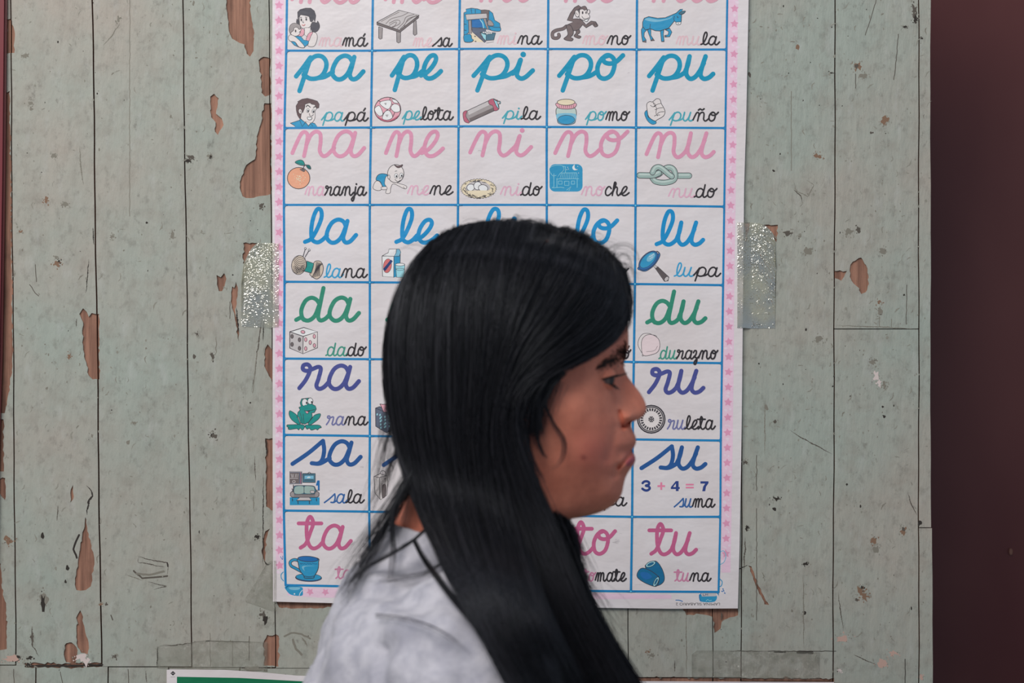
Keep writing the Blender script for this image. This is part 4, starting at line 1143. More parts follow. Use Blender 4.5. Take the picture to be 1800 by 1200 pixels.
k = pic('sum_picture', (1050, 630, 5), 'blue and pink sum 3 + 4 = 7')
nb, pkk = ink('ink_number_blue', 44, 64, 128), ink('ink_number_pink', 220, 130, 160)
k.stroke(nb, 4.2, [(398, 1094), (412, 1081), (436, 1078), (455, 1090), (450, 1108), (425, 1116), (452, 1124), (460, 1142), (440, 1158), (415, 1156), (396, 1143)])
k.fill(nb, [(690, 1076), (714, 1076), (714, 1128), (724, 1128), (724, 1146), (714, 1146), (714, 1164), (690, 1164), (690, 1146), (646, 1146), (646, 1130)])
k.fill(I['skin'], [(690, 1098), (690, 1128), (666, 1128)])
k.fill(nb, [(906, 1078), (977, 1078), (977, 1094), (955, 1125), (948, 1165), (922, 1165), (930, 1125), (948, 1098), (906, 1098)])
k.fill(pkk, [(528, 1112), (553, 1112), (553, 1087), (570, 1087), (570, 1112), (595, 1112), (595, 1128), (570, 1128), (570, 1153), (553, 1153), (553, 1128), (528, 1128)])
k.fill(pkk, [(777, 1100), (847, 1100), (847, 1114), (777, 1114)]); k.fill(pkk, [(777, 1126), (847, 1126), (847, 1140), (777, 1140)])

k = pic('balloon_ornament', (480, 960, 10.9))
k.fill(bl, [(225, 775), (330, 765), (545, 780), (570, 850), (560, 940), (440, 945), (330, 920), (260, 850)], True)
k.fill(bl3, [(300, 790), (420, 780), (520, 790), (480, 830), (350, 830)], True)
k.stroke(I['white'], 1.0, [(560, 840), (520, 890), (500, 945)]); k.dot(I['white'], (410, 910), 14)
k.stroke(bl, 1.5, [(195, 490), (155, 540), (160, 610), (200, 660)]); k.stroke(bl2, 1.0, [(140, 190), (180, 250), (185, 180)])
k = pic('ribbon_ornament', (980, 840, 5))
k.stroke(bl3, 1.3, [(1425, 650), (1460, 640), (1480, 680), (1465, 735), (1430, 760)])
k = pic('ribbon_ornament', (980, 840, 5))
k.stroke(bl, 1.6, [(1425, 885), (1447, 910), (1440, 945), (1422, 955)])
k = pic('speck_ornament', (980, 840, 5))
for c in ((1455, 975), (1447, 995), (1470, 1010), (1460, 990)):
    k.ell(bl2, c, 8, 5, 0.6)
k = pic('ribbon_ornament', (980, 840, 5))
k.stroke(bl2, 1.5, [(1040, 1072), (1070, 1073), (1098, 1083)])

k = pic('printer_mark', (980, 840, 5))
k.fill(bl, [(1248, 1020), (1300, 1035), (1395, 1030), (1380, 1085), (1262, 1085), (1246, 1050)], True)
k.fill(I['lgrey'], [(1265, 1008), (1395, 1008), (1392, 1038), (1268, 1040)])
k.stroke(I['navy'], 1.0, [(1280, 1016), (1280, 1032), (1294, 1032)], False); k.stroke(I['navy'], 1.0, [(1302, 1032), (1302, 1016), (1311, 1026), (1320, 1016), (1320, 1032)], False)
k.stroke(I['aqua'], 1.0, [(1305, 1080), (1320, 1066), (1335, 1078), (1355, 1072)], False); k.stroke(bl2, 1.2, [(1262, 1012), (1246, 1046), (1262, 1084)])

for name, kk, label in DONE:
    pinch(name, kk, label)

# small upside-down imprint line at the foot of the poster
fc = bpy.data.curves.new('imprint', 'FONT')
fc.body = 'LAMINA SILABARIO 2'
fc.size = 1.0
fo = bpy.data.objects.new('imprint', fc)
COL.objects.link(fo)
dg = bpy.context.evaluated_depsgraph_get()
tm = fo.evaluated_get(dg).to_mesh()
TV = [(v.co.x, v.co.y) for v in tm.vertices]; TF = [tuple(p.vertices) for p in tm.polygons]
fo.evaluated_get(dg).to_mesh_clear()
bpy.data.objects.remove(fo); bpy.data.curves.remove(fc)
wx = max(a for a, b_ in TV)
k = Ink(PY - 0.00003)
k._put([(1266 - a / wx * 78, 1059.2 + b_ / 0.72 * 4.6) for a, b_ in TV], [f[::-1] for f in TF], I['k'])
pinch('imprint', k, 'tiny upside-down black imprint line')

# ---------------------------------------------------------------- second sheet at the foot of the wall
lp = MB()
lo_out = [(293, 1177), (300, 1176), (395, 1177), (458, 1181), (521, 1187), (700, 1192), (1000, 1196), (1250, 1197.5), (1466, 1198.5), (1466, 1900), (293, 1900)]
F = [at(u, v, -0.0034) for u, v in lo_out]
B = [p + Vector((0, 0.0004, 0)) for p in F]
n = len(F)
tri = tessellate_polygon([[Vector((a, b, 0)) for a, b in lo_out]])
lp.add(F + B, [tuple(x) for x in tri] + [(i, (i + 1) % n, n + (i + 1) % n, n + i) for i in range(n)], M_paper)
sheet = lp.build('green_panel_poster')
tag(sheet, 'white-edged green poster at the foot of the planks, only its top edge in view', 'poster')
k = Ink(-0.00342)
k.fill(ink('ink_panel_green', 10, 106, 70), [(311, 1189), (420, 1191), (521, 1196.5), (700, 1204), (1450, 1212), (1450, 1880), (311, 1880)])
k.build('green_panel', sheet)
k = Ink(-0.00342)
k.fill(I['k'], [(304, 1179), (308.5, 1183), (304, 1187), (299.5, 1183)])
k.stroke(I['lgrey'], 0.8, [(301.5, 1183), (306, 1183)], False)
k.stroke(I['grey'], 0.8, [(300, 1189.5), (308, 1189.5)], False)
k.build('corner_mark', sheet)

# ---------------------------------------------------------------- sticky tape
def tape_mat(name, color, body, shine, strength, scale):
    """thin film: mostly clear, a little milky, with a glossy crinkled face"""
    m, n, l, p = new_mat(name)
    P = pos(n)
    n.remove(p)
    b = n.new('ShaderNodeBump'); b.inputs['Strength'].default_value = strength; b.inputs['Distance'].default_value = 0.03
    l.new(tex_noise(n, l, P, scale, 6, 0.7), b.inputs['Height'])
    tr, df, gl = n.new('ShaderNodeBsdfTransparent'), n.new('ShaderNodeBsdfDiffuse'), n.new('ShaderNodeBsdfGlossy')
    df.inputs['Color'].default_value = color
    gl.inputs['Color'].default_value = (0.9, 0.9, 0.86, 1); gl.inputs['Roughness'].default_value = 0.11
    if name != 'clear_tape':
        l.new(b.outputs[0], gl.inputs['Normal'])
    a = ramp(n, l, tex_noise(n, l, P, 70, 5, 0.6), 0.35, 0.75, (body * 0.5,) * 3 + (1,), (body * 1.6,) * 3 + (1,))
    s1, s2 = n.new('ShaderNodeMixShader'), n.new('ShaderNodeMixShader')
    l.new(a, s1.inputs[0]); l.new(tr.outputs[0], s1.inputs[1]); l.new(df.outputs[0], s1.inputs[2])
    g = ramp(n, l, tex_noise(n, l, P, 22, 3, 0.5), 0.40, 0.66, (shine * 0.4,) * 3 + (1,), (shine * 1.8,) * 3 + (1,))
    l.new(g, s2.inputs[0]); l.new(s1.outputs[0], s2.inputs[1]); l.new(gl.outputs[0], s2.inputs[2])
    l.new(s2.outputs[0], n['Material Output'].inputs['Surface'])
    return m
M_tape = tape_mat('clear_tape', rgb(206, 200, 170), 0.17, 0.36, 1.0, 230)
M_tape_flat = tape_mat('old_dull_tape', rgb(132, 130, 116), 0.15, 0.03, 0.4, 90)
def tape(us, tops, bots, mat, label, yf, group=None, crinkle=0.0):
    mb = MB()
    nu, nv = (42, 96) if crinkle else (26, 22)
    uu = np.linspace(us[0], us[-1], nu)
    tt, bb = np.interp(uu, us, tops), np.interp(uu, us, bots)
    V, Fq = [], []
    for i, u in enumerate(uu):
        for j in range(nv):
            v = tt[i] + (bb[i] - tt[i]) * j / (nv - 1)
            t_ = j / (nv - 1)
            V.append(at(u, v, yf(u) - crinkle * (0.35 + 0.9 * (1 - t_) ** 2) * abs(rng.normal())))
    for i in range(nu - 1):
        for j in range(nv - 1):
            q = i * nv + j
            Fq.append((q, q + 1, q + nv + 1, q + nv))
    m2 = len(V)
    rim = [i * nv for i in range(nu)] + [(nu - 1) * nv + j for j in range(1, nv)] + [i * nv + nv - 1 for i in range(nu - 2, -1, -1)] + [j for j in range(nv - 2, 0, -1)]
    V2 = [p + Vector((0, 0.00012, 0)) for p in V]
    mb.add(V + V2, Fq + [tuple(m2 + q for q in f[::-1]) for f in Fq] + [(rim[i], rim[(i + 1) % len(rim)], m2 + rim[(i + 1) % len(rim)], m2 + rim[i]) for i in range(len(rim))], mat)
    o = mb.build('sticky_tape', None, not crinkle)
    return tag(o, label, 'tape', group or 'strips of tape on the planks')
sm = lambda a, b, x: (lambda t: t * t * (3 - 2 * t))(min(max((x - a) / (b - a), 0), 1))
tape([424, 428, 436, 445, 454, 468, 476, 490], [498, 463, 446, 434, 427, 427, 427, 428], [573, 574, 574, 575, 575, 576, 576, 575], M_tape,
     'crinkled clear tape strip on the poster edge beside the yarn picture', lambda u: -0.0020 + (PY - 0.0005 + 0.0020) * sm(468, 482, u), None, 0.00034)
tape([1296, 1308, 1318, 1340, 1350, 1358, 1363, 1364], [391, 391, 391, 393, 400, 409, 424, 470], [576, 576, 577, 577, 577, 577, 577, 480], M_tape,
     'sparkling clear tape strip on the poster edge nearer the maroon door', lambda u: PY - 0.0005 + (-0.0020 - PY + 0.0005) * sm(1304, 1322, u), None, 0.00034)
tape([276, 282, 338, 352, 362, 470], [1136, 1135, 1131, 1126, 1125, 1128], [1174, 1175, 1177, 1177, 1177, 1180], M_tape_flat,
     'dull old tape band above the green poster corner, across the plank seam', lambda u: -0.0020)
tape([1216, 1219, 1300, 1380, 1441], [1150, 1143, 1143, 1144, 1146], [1190, 1191, 1192, 1193, 1194], M_tape_flat,
     'dull old tape band below the poster imprint, reaching over two plank seams', lambda u: -0.0020)
tape([432, 450, 466, 474, 486], [1050, 1022, 994, 986, 985], [1058, 1064, 1070, 1073, 1074], M_tape_flat,
     'dull triangular tape scrap peeling beside the lower poster corner with the balloon', lambda u: -0.0020 + (PY - 0.0005 + 0.0020) * sm(474, 483, u))

# ---------------------------------------------------------------- the girl
GY0 = -0.54
GS = PX * (CAM_D + GY0)              # metres per photo pixel in her middle plane
gx = lambda u: (u - 900) * GS
gz = lambda v: CAM_Z - (v - 600) * GS
def smooth_interp(xs, ys):
    xs, ys = np.array(xs, float), np.array(ys, float)
    d = np.gradient(ys, xs)
    s = np.diff(ys) / np.diff(xs)
    for i in range(len(s)):           # keep it monotone between samples
        if s[i] == 0: d[i] = d[i + 1] = 0
    for i in range(1, len(s)):
        if s[i - 1] * s[i] <= 0: d[i] = 0
        else: d[i] = 2 * s[i - 1] * s[i] / (s[i - 1] + s[i])
    def f(x):
        x = np.asarray(x, float)
        i = np.clip(np.searchsorted(xs, x) - 1, 0, len(xs) - 2)
        h = xs[i + 1] - xs[i]; t = np.clip((x - xs[i]) / h, 0, 1)
        return ((1 + 2 * t) * (1 - t) ** 2 * ys[i] + t * (1 - t) ** 2 * h * d[i] + t * t * (3 - 2 * t) * ys[i + 1] + t * t * (t - 1) * h * d[i + 1])
    return f
prof = smooth_interp([412, 420, 440, 470, 510, 560, 596, 608, 620, 632, 642, 658, 677, 690, 704, 712, 719, 727, 733, 738, 741.5, 745, 757, 769, 777, 784, 791, 794, 799, 806, 813, 820, 830, 840, 852, 864, 875, 884, 892, 898, 904, 908, 912, 920, 940, 975],
                     [925, 985, 1035, 1072, 1092, 1102.5, 1104.6, 1104.6, 1101, 1097.4, 1096.7, 1101.7, 1115, 1125, 1133, 1135.6, 1136, 1133.5, 1128, 1119, 1111, 1109, 1112.5, 1117.5, 1118, 1115, 1111.5, 1112, 1115, 1117, 1115.5, 1110.5, 1104, 1099, 1096, 1093.5, 1088.5, 1080, 1070, 1057, 1037, 1012, 996, 988, 984, 985])
base = smooth_interp([412, 420, 440, 470, 510, 560, 596, 620, 642, 680, 720, 745, 780, 805, 830, 852, 875, 892, 904, 912, 940, 975],
                     [925, 985, 1035, 1072, 1092, 1102, 1103, 1097, 1090, 1085, 1088, 1094, 1096, 1096, 1091, 1083, 1068, 1045, 1015, 992, 984, 985])
backp = smooth_interp([412, 420, 440, 470, 510, 560, 600, 640, 680, 720, 760, 800, 840, 880, 910, 940, 975],
                      [875, 815, 768, 732, 706, 692, 688, 692, 704, 722, 734, 732, 715, 699, 693, 691, 682])
halfw = smooth_interp([412, 420, 440, 470, 510, 560, 600, 640, 680, 720, 760, 800, 830, 860, 885, 905, 930, 975],
                      [.006, .036, .053, .0645, .071, .0745, .0755, .0748, .0735, .072, .069, .0645, .0605, .056, .0525, .0505, .051, .056])
centr = smooth_interp([412, 560, 680, 800, 880, 912, 975], [900, 885, 885, 905, 895, 862, 845])
wn = smooth_interp([600, 640, 660, 690, 715, 735, 742, 760, 800, 830, 850, 880, 905], [.030, .0085, .0085, .0105, .0155, .0175, .020, .023, .0215, .024, .027, .030, .034])
levels = np.unique(np.concatenate([[412, 413, 414.5, 417], np.arange(420, 470, 4), np.arange(470, 600, 5), np.arange(600, 880, 1.6), np.arange(880, 915, 0.9), np.arange(916, 980, 6)]))
NR = 260
sv = np.linspace(-1, 1, NR, endpoint=False)
th = np.pi * np.sign(sv) * np.abs(sv) ** 1.55
ct, st = np.cos(th), np.sin(th)
HV, HF = [], []
def gau(x, c, s): return np.exp(-((x - c) / s) ** 2)
def seg_d(u, v, a, b):
    d = np.array(b) - np.array(a); L = (d ** 2).sum()
    t = np.clip(((u - a[0]) * d[0] + (v - a[1]) * d[1]) / L, 0, 1)
    return np.hypot(u - a[0] - t * d[0], v - a[1] - t * d[1])
tintR = []
for v in levels:
    xc, xf, xb, w = centr(v), base(v), backp(v), halfw(v)
    e = 2 / 2.25
    cx = np.sign(ct) * np.abs(ct) ** e
    sy = np.sign(st) * np.abs(st) ** e
    u = np.where(ct >= 0, xc + (xf - xc) * cx, xc + (xc - xb) * cx)
    y = w * sy
    # profile relief: nose, lips, chin grow out of the front only
    b = float(prof(v) - base(v))
    u = u + np.where(ct > 0, b * np.exp(-(np.abs(y) / wn(v)) ** 2.2), 0)
    side = np.sign(y) * (ct > -0.2)
    vv = np.full_like(u, v)
    off = (0.0045 * gau(u, 1008, 38) * gau(vv, 712, 34)            # cheekbone
           + 0.0035 * gau(u, 1030, 34) * gau(vv, 790, 38)           # cheek
           - 0.0030 * gau(u, 1078, 18) * gau(vv, 660, 13)           # eye hollow
           + 0.0030 * gau(u, 1083, 24) * gau(vv, 624, 9)            # brow ridge
           + 0.0058 * gau(u, 1103, 10.5) * gau(vv, 730, 9.5)          # wing of the nose
           - 0.0046 * np.exp(-(seg_d(u, vv, (1086, 722), (1091, 748)) / 3.6) ** 2)
           - 0.0100 * np.exp(-(seg_d(u, vv, (1093, 748), (1107, 744)) / 3.2) ** 2)
           - 0.0055 * np.exp(-(seg_d(u, vv, (1110, 792.5), (1083, 818)) / 3.4) ** 2)   # mouth line
           - 0.0026 * np.exp(-(seg_d(u, vv, (1083, 818), (1078, 832)) / 6.0) ** 2)
           - 0.0016 * np.exp(-(seg_d(u, vv, (1080, 748), (1064, 800)) / 9.0) ** 2)     # fold beside the mouth
           + 0.0022 * gau(u, 1098, 12) * gau(vv, 806, 8)            # lower lip
           + 0.0016 * gau(u, 1098, 14) * gau(vv, 776, 9)
           + 0.0022 * gau(u, 1072, 24) * gau(vv, 862, 20)           # chin pad
           - 0.0012 * gau(u, 1090, 16) * gau(vv, 830, 7))
    y = y + side * off
    x3, z3 = gx(u), np.full_like(u, gz(v)) + 0.0060 * gau(u, 1104, 7) * gau(vv, 742, 4.5) * gau(np.abs(y), .0085, .0045)
    for a, yy, zz in zip(x3, y, z3):
        HV.append((a, GY0 + yy, zz))
    lip = (np.exp(-(seg_d(u, vv, (1113, 804), (1103, 811)) / 7.0) ** 4) + 0.25 * np.exp(-(seg_d(u, vv, (1111, 786), (1094, 800)) / 5.0) ** 2)) * (ct > 0)
    spot = np.exp(-(np.hypot(u - 1021, vv - 796) / 5.0) ** 2)
    blush = 0.8 * np.exp(-(np.hypot(u - 1040, vv - 785) / 42.0) ** 2) + 0.4 * np.exp(-(np.hypot(u - 1075, vv - 590) / 30.0) ** 2)
    tintR += list(zip(np.clip(lip, 0, 1), np.clip(spot, 0, 1), np.clip(blush, 0, 1)))
NL = len(levels)
for i in range(NL - 1):
    for k_ in range(NR):
        HF.append((i * NR + k_, i * NR + (k_ + 1) % NR, (i + 1) * NR + (k_ + 1) % NR, (i + 1) * NR + k_))
HF.append(tuple(range(NR - 1, -1, -1)))

# torso goes on from the neck rings
TV_ = smooth_interp([975, 1000, 1030, 1070, 1120, 1200, 1330, 1500, 1700, 1900, 2010], [985, 990, 996, 1004, 1014, 1036, 1045, 1010, 985, 990, 975])
TB_ = smooth_interp([975, 1000, 1030, 1070, 1120, 1200, 1330, 1500, 1700, 1900, 2010], [682, 664, 648, 628, 604, 574, 560, 590, 610, 585, 610])
TW_ = smooth_interp([975, 990, 1005, 1030, 1070, 1120, 1200, 1330, 1500, 1700, 1900, 2010], [.056, .068, .092, .125, .146, .15, .147, .138, .122, .118, .142, .14])
tl_levels = [985, 995, 1005, 1018, 1030, 1050, 1070, 1095, 1120, 1160, 1200, 1260, 1330, 1410, 1500, 1600, 1700, 1800, 1900, 2010]
for v in tl_levels:
    uc = (TV_(v) + TB_(v)) / 2; hu = (TV_(v) - TB_(v)) / 2
    for k_ in range(NR):
        HV.append((gx(uc + hu * ct[k_]), GY0 + TW_(v) * st[k_], gz(v)))
        tintR.append((0, 0, 0))
for i in range(NL - 1, NL - 1 + len(tl_levels)):
    for k_ in range(NR):
        HF.append((i * NR + k_, i * NR + (k_ + 1) % NR, (i + 1) * NR + (k_ + 1) % NR, (i + 1) * NR + k_))
last = (NL - 1 + len(tl_levels)) * NR
HF.append(tuple(range(last, last + NR)))

def skin_mat():
    m, n, l, p = new_mat('skin')
    P = pos(n)
    at_ = n.new('ShaderNodeVertexColor'); at_.layer_name = 'tint'
    sp = n.new('ShaderNodeSeparateColor'); l.new(at_.outputs[0], sp.inputs[0])
    c0 = mix(n, l, ramp(n, l, tex_noise(n, l, P, 55, 5, 0.6), 0.35, 0.7), rgb(216, 133, 108), rgb(192, 113, 91))
    c1 = mix(n, l, sp.outputs[2], c0, rgb(180, 98, 84))
    c2 = mix(n, l, sp.outputs[0], c1, rgb(172, 82, 92))
    mm = n.new('ShaderNodeMath'); mm.operation = 'MULTIPLY'; mm.inputs[1].default_value = 0.75
    l.new(sp.outputs[1], mm.inputs[0])
    c3 = mix(n, l, mm.outputs[0], c2, rgb(132, 60, 58))
    l.new(c3, p.inputs['Base Color'])
    p.inputs['Roughness'].default_value = 0.5
    p.inputs['Specular IOR Level'].default_value = 0.35
    p.inputs['Subsurface Weight'].default_value = 0.12
    p.inputs['Subsurface Radius'].default_value = (0.006, 0.003, 0.002)
    bump(n, l, tex_noise(n, l, P, 420, 3, 0.5), 0.10, 0.002, p)
    return m
M_skin = skin_mat()
limb = MB()
# arms with hands hanging at the sides, legs and feet below the frame
ARM = {}
for s in (-1, 1):
    sh = Vector((gx(838), GY0 + s * 0.150, 1.205)); el = Vector((gx(815), GY0 + s * 0.192, 0.945)); wr = Vector((gx(850), GY0 + s * 0.19, 0.735))
    ARM[s] = (sh, el, wr)
    limb.tube([sh + (el - sh) * t for t in (0, .3, .6, 1)] + [el + (wr - el) * t for t in (.15, .4, .75, 1)] + [wr + Vector((0.006, 0, -.03)), wr + Vector((0.012, 0, -.075))],
              [.042, .042, .038, .034, .035, .033, .026, .021, (.024, .016), (.034, .014)], M_skin, 20)
    for f, (dx, L) in enumerate(((-.024, .058), (-.008, .068), (.009, .064), (.025, .05))):
        p0 = wr + Vector((0.012 + dx, 0, -.070))
        limb.tube([p0, p0 + Vector((.004, -s * .004, -L * .45)), p0 + Vector((.008, -s * .013, -L * .8)), p0 + Vector((.008, -s * .022, -L))], [.0082, .0078, .0070, .0045], M_skin, 10)
    p0 = wr + Vector((.034, 0, -.03))
    limb.tube([p0 - Vector((.012, 0, 0)), p0 + Vector((.012, -s * .006, -.028)), p0 + Vector((.018, -s * .012, -.052)), p0 + Vector((.018, -s * .016, -.064))], [.011, .010, .0085, .005], M_skin, 10)
    hip = Vector((gx(800), GY0 + s * 0.068, 0.83)); kn = Vector((gx(815), GY0 + s * 0.07, 0.44)); an = Vector((gx(790), GY0 + s * 0.072, 0.075))
    limb.tube([hip, hip + (kn - hip) * .4, kn, kn + (an - kn) * .3, kn + (an - kn) * .75, an, an + Vector((0, 0, -.045))], [.078, .07, .05, .052, .036, .032, .034], M_skin, 20)
    limb.tube([an + Vector((-.04, 0, -.045)), an + Vector((.03, 0, -.045)), an + Vector((.10, 0, -.052)), an + Vector((.15, 0, -.058))], [(.026, .024), (.03, .03), (.034, .022), (.02, .012)], M_skin, 14)
nb0 = len(HV)
HV += limb.v
HF += [tuple(nb0 + q for q in f) for f in limb.f]
tintR += [(0, 0, 0)] * len(limb.v)
me = bpy.data.meshes.new('person')
me.from_pydata(HV, [], HF)
me.materials.append(M_skin)
ca = me.color_attributes.new('tint', 'FLOAT_COLOR', 'POINT')
ca.data.foreach_set('color', np.array([(a, b_, c, 1) for a, b_, c in tintR], dtype=np.float32).ravel())
me.update()
person = link('person', me, None, True)
tag(person, 'person in profile with long loose black hair and light grey shirt before the poster', 'person')
bvh = BVHTree.FromPolygons([Vector(p) for p in HV], HF)
CAMP = Vector((0, -CAM_D, CAM_Z))
def hit(tree, u, v):
    d_ = (at(u, v, -0.5) - CAMP).normalized()
    r = tree.ray_cast(CAMP, d_)
    if r[0] is None:
        return None, None
    return r[0], (r[1] if r[1].dot(d_) < 0 else -r[1])

# eye
eye = {}
EYE_R = 0.0118
M_white = flat('eye_white', rgb(104, 86, 80), 0.4); M_iris = flat('dark_iris', rgb(30, 22, 19), 0.35)
M_lash = flat('lashes', rgb(26, 20, 20), 0.6)
for s in (-1, 1):
    C0 = Vector((gx(1049), GY0 + s * 0.0312, gz(662)))
    gaze = Vector((1, s * 0.22, -0.10)).normalized()
    upv = Vector((0, 0, 1)); rt = gaze.cross(upv).normalized(); up2 = rt.cross(gaze)
    e = MB()
    V, Fq, mi_ = [], [], []
    NA, NB = 28, 20
    for i in range(NB + 1):
        ph = math.pi * i / NB
        for j in range(NA):
            t = 2 * math.pi * j / NA
            V.append(C0 + (gaze * math.cos(ph) + (rt * math.cos(t) + up2 * math.sin(t)) * math.sin(ph)) * EYE_R)
    for i in range(NB):
        fs = [(i * NA + j, i * NA + (j + 1) % NA, (i + 1) * NA + (j + 1) % NA, (i + 1) * NA + j) for j in range(NA)]
        if i == 0:
            e.add(V, fs, M_iris)
        else:
            e.f += fs; e.m += [e.mi(M_iris if i < 4 else M_white)] * NA
    e.build('eyeball', person, True)
    # lids: two curved shells of skin that leave a narrow slit
    for up in (True, False):
        l_ = MB(); V, Fq = [], []
        na, nb = 36, 12
        for i in range(na + 1):
            az = math.radians(-125 + 250 * i / na)
            wdt = max(0.0, math.cos(min(max(az * 1.1, -1.6), 1.6)))
            edge = math.radians(20) * wdt - math.radians(7) if up else -math.radians(15) * wdt - math.radians(7)
            end = math.radians(85) if up else -math.radians(85)
            for j in range(nb + 1):
                el_ = edge + (end - edge) * j / nb
                d = gaze * (math.cos(az) * math.cos(el_)) + rt * (math.sin(az) * math.cos(el_)) + up2 * math.sin(el_)
                r = EYE_R + 0.0013 - 0.0044 * (j / nb) ** 1.4 + (0.0004 if j == 0 else 0)
                V.append(C0 + d * r)
        for i in range(na):
            for j in range(nb):
                q = i * (nb + 1) + j
                Fq.append((q, q + 1, q + nb + 2, q + nb + 1))
        l_.add(V, Fq, M_skin)
        l_.build('eyelid', person, True)
        lash = MB()
        for i in range(*((7, na - 7) if up else (12, na - 13))):
            for q in range(2 if up else 1):
                ii = i + rng.uniform(-.5, .5)
                a = V[int(i) * (nb + 1)]
                d = (a - C0).normalized()
                L = rng.uniform(.0045, .0075) if up else rng.uniform(.002, .0035)
                dirv = (d * 0.9 + upv * (0.05 if up else -.35) + Vector((0.25, 0, -0.10)))
                a = a + Vector((0, 0, rng.uniform(-.0004, .0004)))
                lash.tube([a, a + dirv * L * .5, a + dirv * L + upv * (.0012 if up else -.0004)], [.00032, .00024, .00008], M_lash, 3, False)
            a, b_ = V[i * (nb + 1)], V[(i + 1) * (nb + 1)]
            lash.tube([a, b_], [.00055 if up else .0003] * 2, M_lash, 4, False)
        lash.build('eyelashes', person)
# eyebrow hairs
M_brow = flat('brow_hair', rgb(30, 22, 21), 0.6)
for s in (-1, 1):
    br = MB()
    for j in range(430):
        t = rng.random() ** 2.1
        u = 1099.5 - 50 * t
        v = 622 + 24 * t ** 1.25 + rng.normal() * (5.6 * (1 - t) + 2.2)
        p, nn = hit(bvh, u, v)
        if p is None or p.y > GY0 + 0.03: continue
        L = rng.uniform(.004, .0075)
        q = p + nn * .0009
        dv = Vector((-0.8 + 0.5 * (1 - t), -0.25 * (1 - t), 0.12 + 0.25 * (1 - t) - .6 * t)).normalized()
        r2 = q + dv * L * .5 + nn * .0008; r3 = q + dv * L + nn * .0004
        pts = [q, r2, r3]
        if s == 1:
            pts = [Vector((a.x, 2 * GY0 - a.y, a.z)) for a in pts]
        br.tube(pts, [.00036 * (1 - .68 * t), .00032 * (1 - .68 * t), .0001], M_brow, 3, False)
    if s == -1 or True:
        br.build('eyebrow', person)
# ear
for s in (-1, 1):
    e = MB()
    cu, cv = 900, 716
    loop = [(18, 26), (24, 4), (20, -22), (4, -36), (-14, -34), (-24, -16), (-22, 8), (-10, 28), (0, 46), (12, 48), (17, 36)]
    P3 = [Vector((gx(cu + a), GY0 + s * (0.0765 + 0.0165 * math.exp(-((cu + a - 912) / 10.0) ** 2 - ((b_ + 2) / 24.0) ** 2)), gz(cv + b_))) for a, b_ in loop]
    P3 = [Vector(p) for p in crom(P3, 5)]
    e.tube(P3, [.0042] * len(P3), M_skin, 10)
    c3 = Vector((gx(cu + 2), GY0 + s * 0.074, gz(cv + 4)))
    e.add([c3] + P3, [(0, i + 1, i + 2) for i in range(len(P3) - 1)], M_skin)
    P4 = [Vector((gx(cu + a), GY0 + s * 0.0790, gz(cv + b_))) for a, b_ in crom([(10, -18), (-4, -22), (-13, -8), (-8, 12), (4, 22)], 4)]
    e.tube(P4, [.0028] * len(P4), M_skin, 8)
    e.build('ear', person, True)

# ---------------------------------------------------------------- shirt
def cloth_mat():
    m, n, l, p = new_mat('pale_grey_cotton')
    P = pos(n)
    f = ramp(n, l, tex_noise(n, l, P, 70, 4, 0.6), 0.42, 0.66)
    c = mix(n, l, f, rgb(170, 168, 176), rgb(148, 147, 157))
    f2 = ramp(n, l, tex_noise(n, l, P, 26, 4, 0.6), 0.5, 0.75)
    c = mix(n, l, f2, c, rgb(136, 135, 146))
    l.new(c, p.inputs['Base Color'])
    p.inputs['Roughness'].default_value = 0.85
    p.inputs['Specular IOR Level'].default_value = 0.15
    p.inputs['Sheen Weight'].default_value = 0.15
    bump(n, l, tex_noise(n, l, P, 480, 3, 0.6), 0.25, 0.002, p)
    return m
M_shirt = cloth_mat()
sh = MB()
SB = smooth_interp([915, 925, 960, 1000, 1040, 1085, 1130, 1165, 1200, 1300, 1450, 1650, 1850], [684, 680, 657, 630, 606, 582, 560, 547, 533, 520, 530, 548, 540])
SF = smooth_interp([915, 925, 960, 1000, 1040, 1085, 1130, 1165, 1200, 1300, 1450, 1650, 1850], [985, 990, 1000, 1006, 1010, 1016, 1024, 1032, 1046, 1062, 1050, 1035, 1040])
SW = smooth_interp([915, 925, 940, 960, 980, 1000, 1020, 1040, 1085, 1130, 1200, 1300, 1450, 1650, 1850], [.060, .064, .069, .080, .096, .114, .132, .146, .158, .161, .160, .154, .146, .146, .156])
NS = 96
V, Fq = [], []
vs = [915, 920, 930, 940, 950, 960, 970, 980, 990, 1000, 1010, 1020, 1040, 1060, 1085, 1110, 1130, 1165, 1200, 1250, 1300, 1370, 1450, 1550, 1650, 1750, 1850]
for v in vs:
    uc, hu = (SF(v) + SB(v)) / 2, (SF(v) - SB(v)) / 2
    tilt = 62 * max(0, 1 - (v - 915) / 160.0)
    for k_ in range(NS):
        a = 2 * math.pi * k_ / NS
        c, s_ = math.cos(a), math.sin(a)
        V.append(Vector((gx(uc + hu * np.sign(c) * abs(c) ** .9), GY0 + float(SW(v)) * np.sign(s_) * abs(s_) ** .9, gz(v + tilt * (0.5 + 0.5 * c)))))
for i in range(len(vs) - 1):
    for k_ in range(NS):
        Fq.append((i * NS + k_, i * NS + (k_ + 1) % NS, (i + 1) * NS + (k_ + 1) % NS, (i + 1) * NS + k_))
Fq.append(tuple(range(NS - 1, -1, -1))); Fq.append(tuple((len(vs) - 1) * NS + q for q in range(NS)))
sh.add(V, Fq, M_shirt)
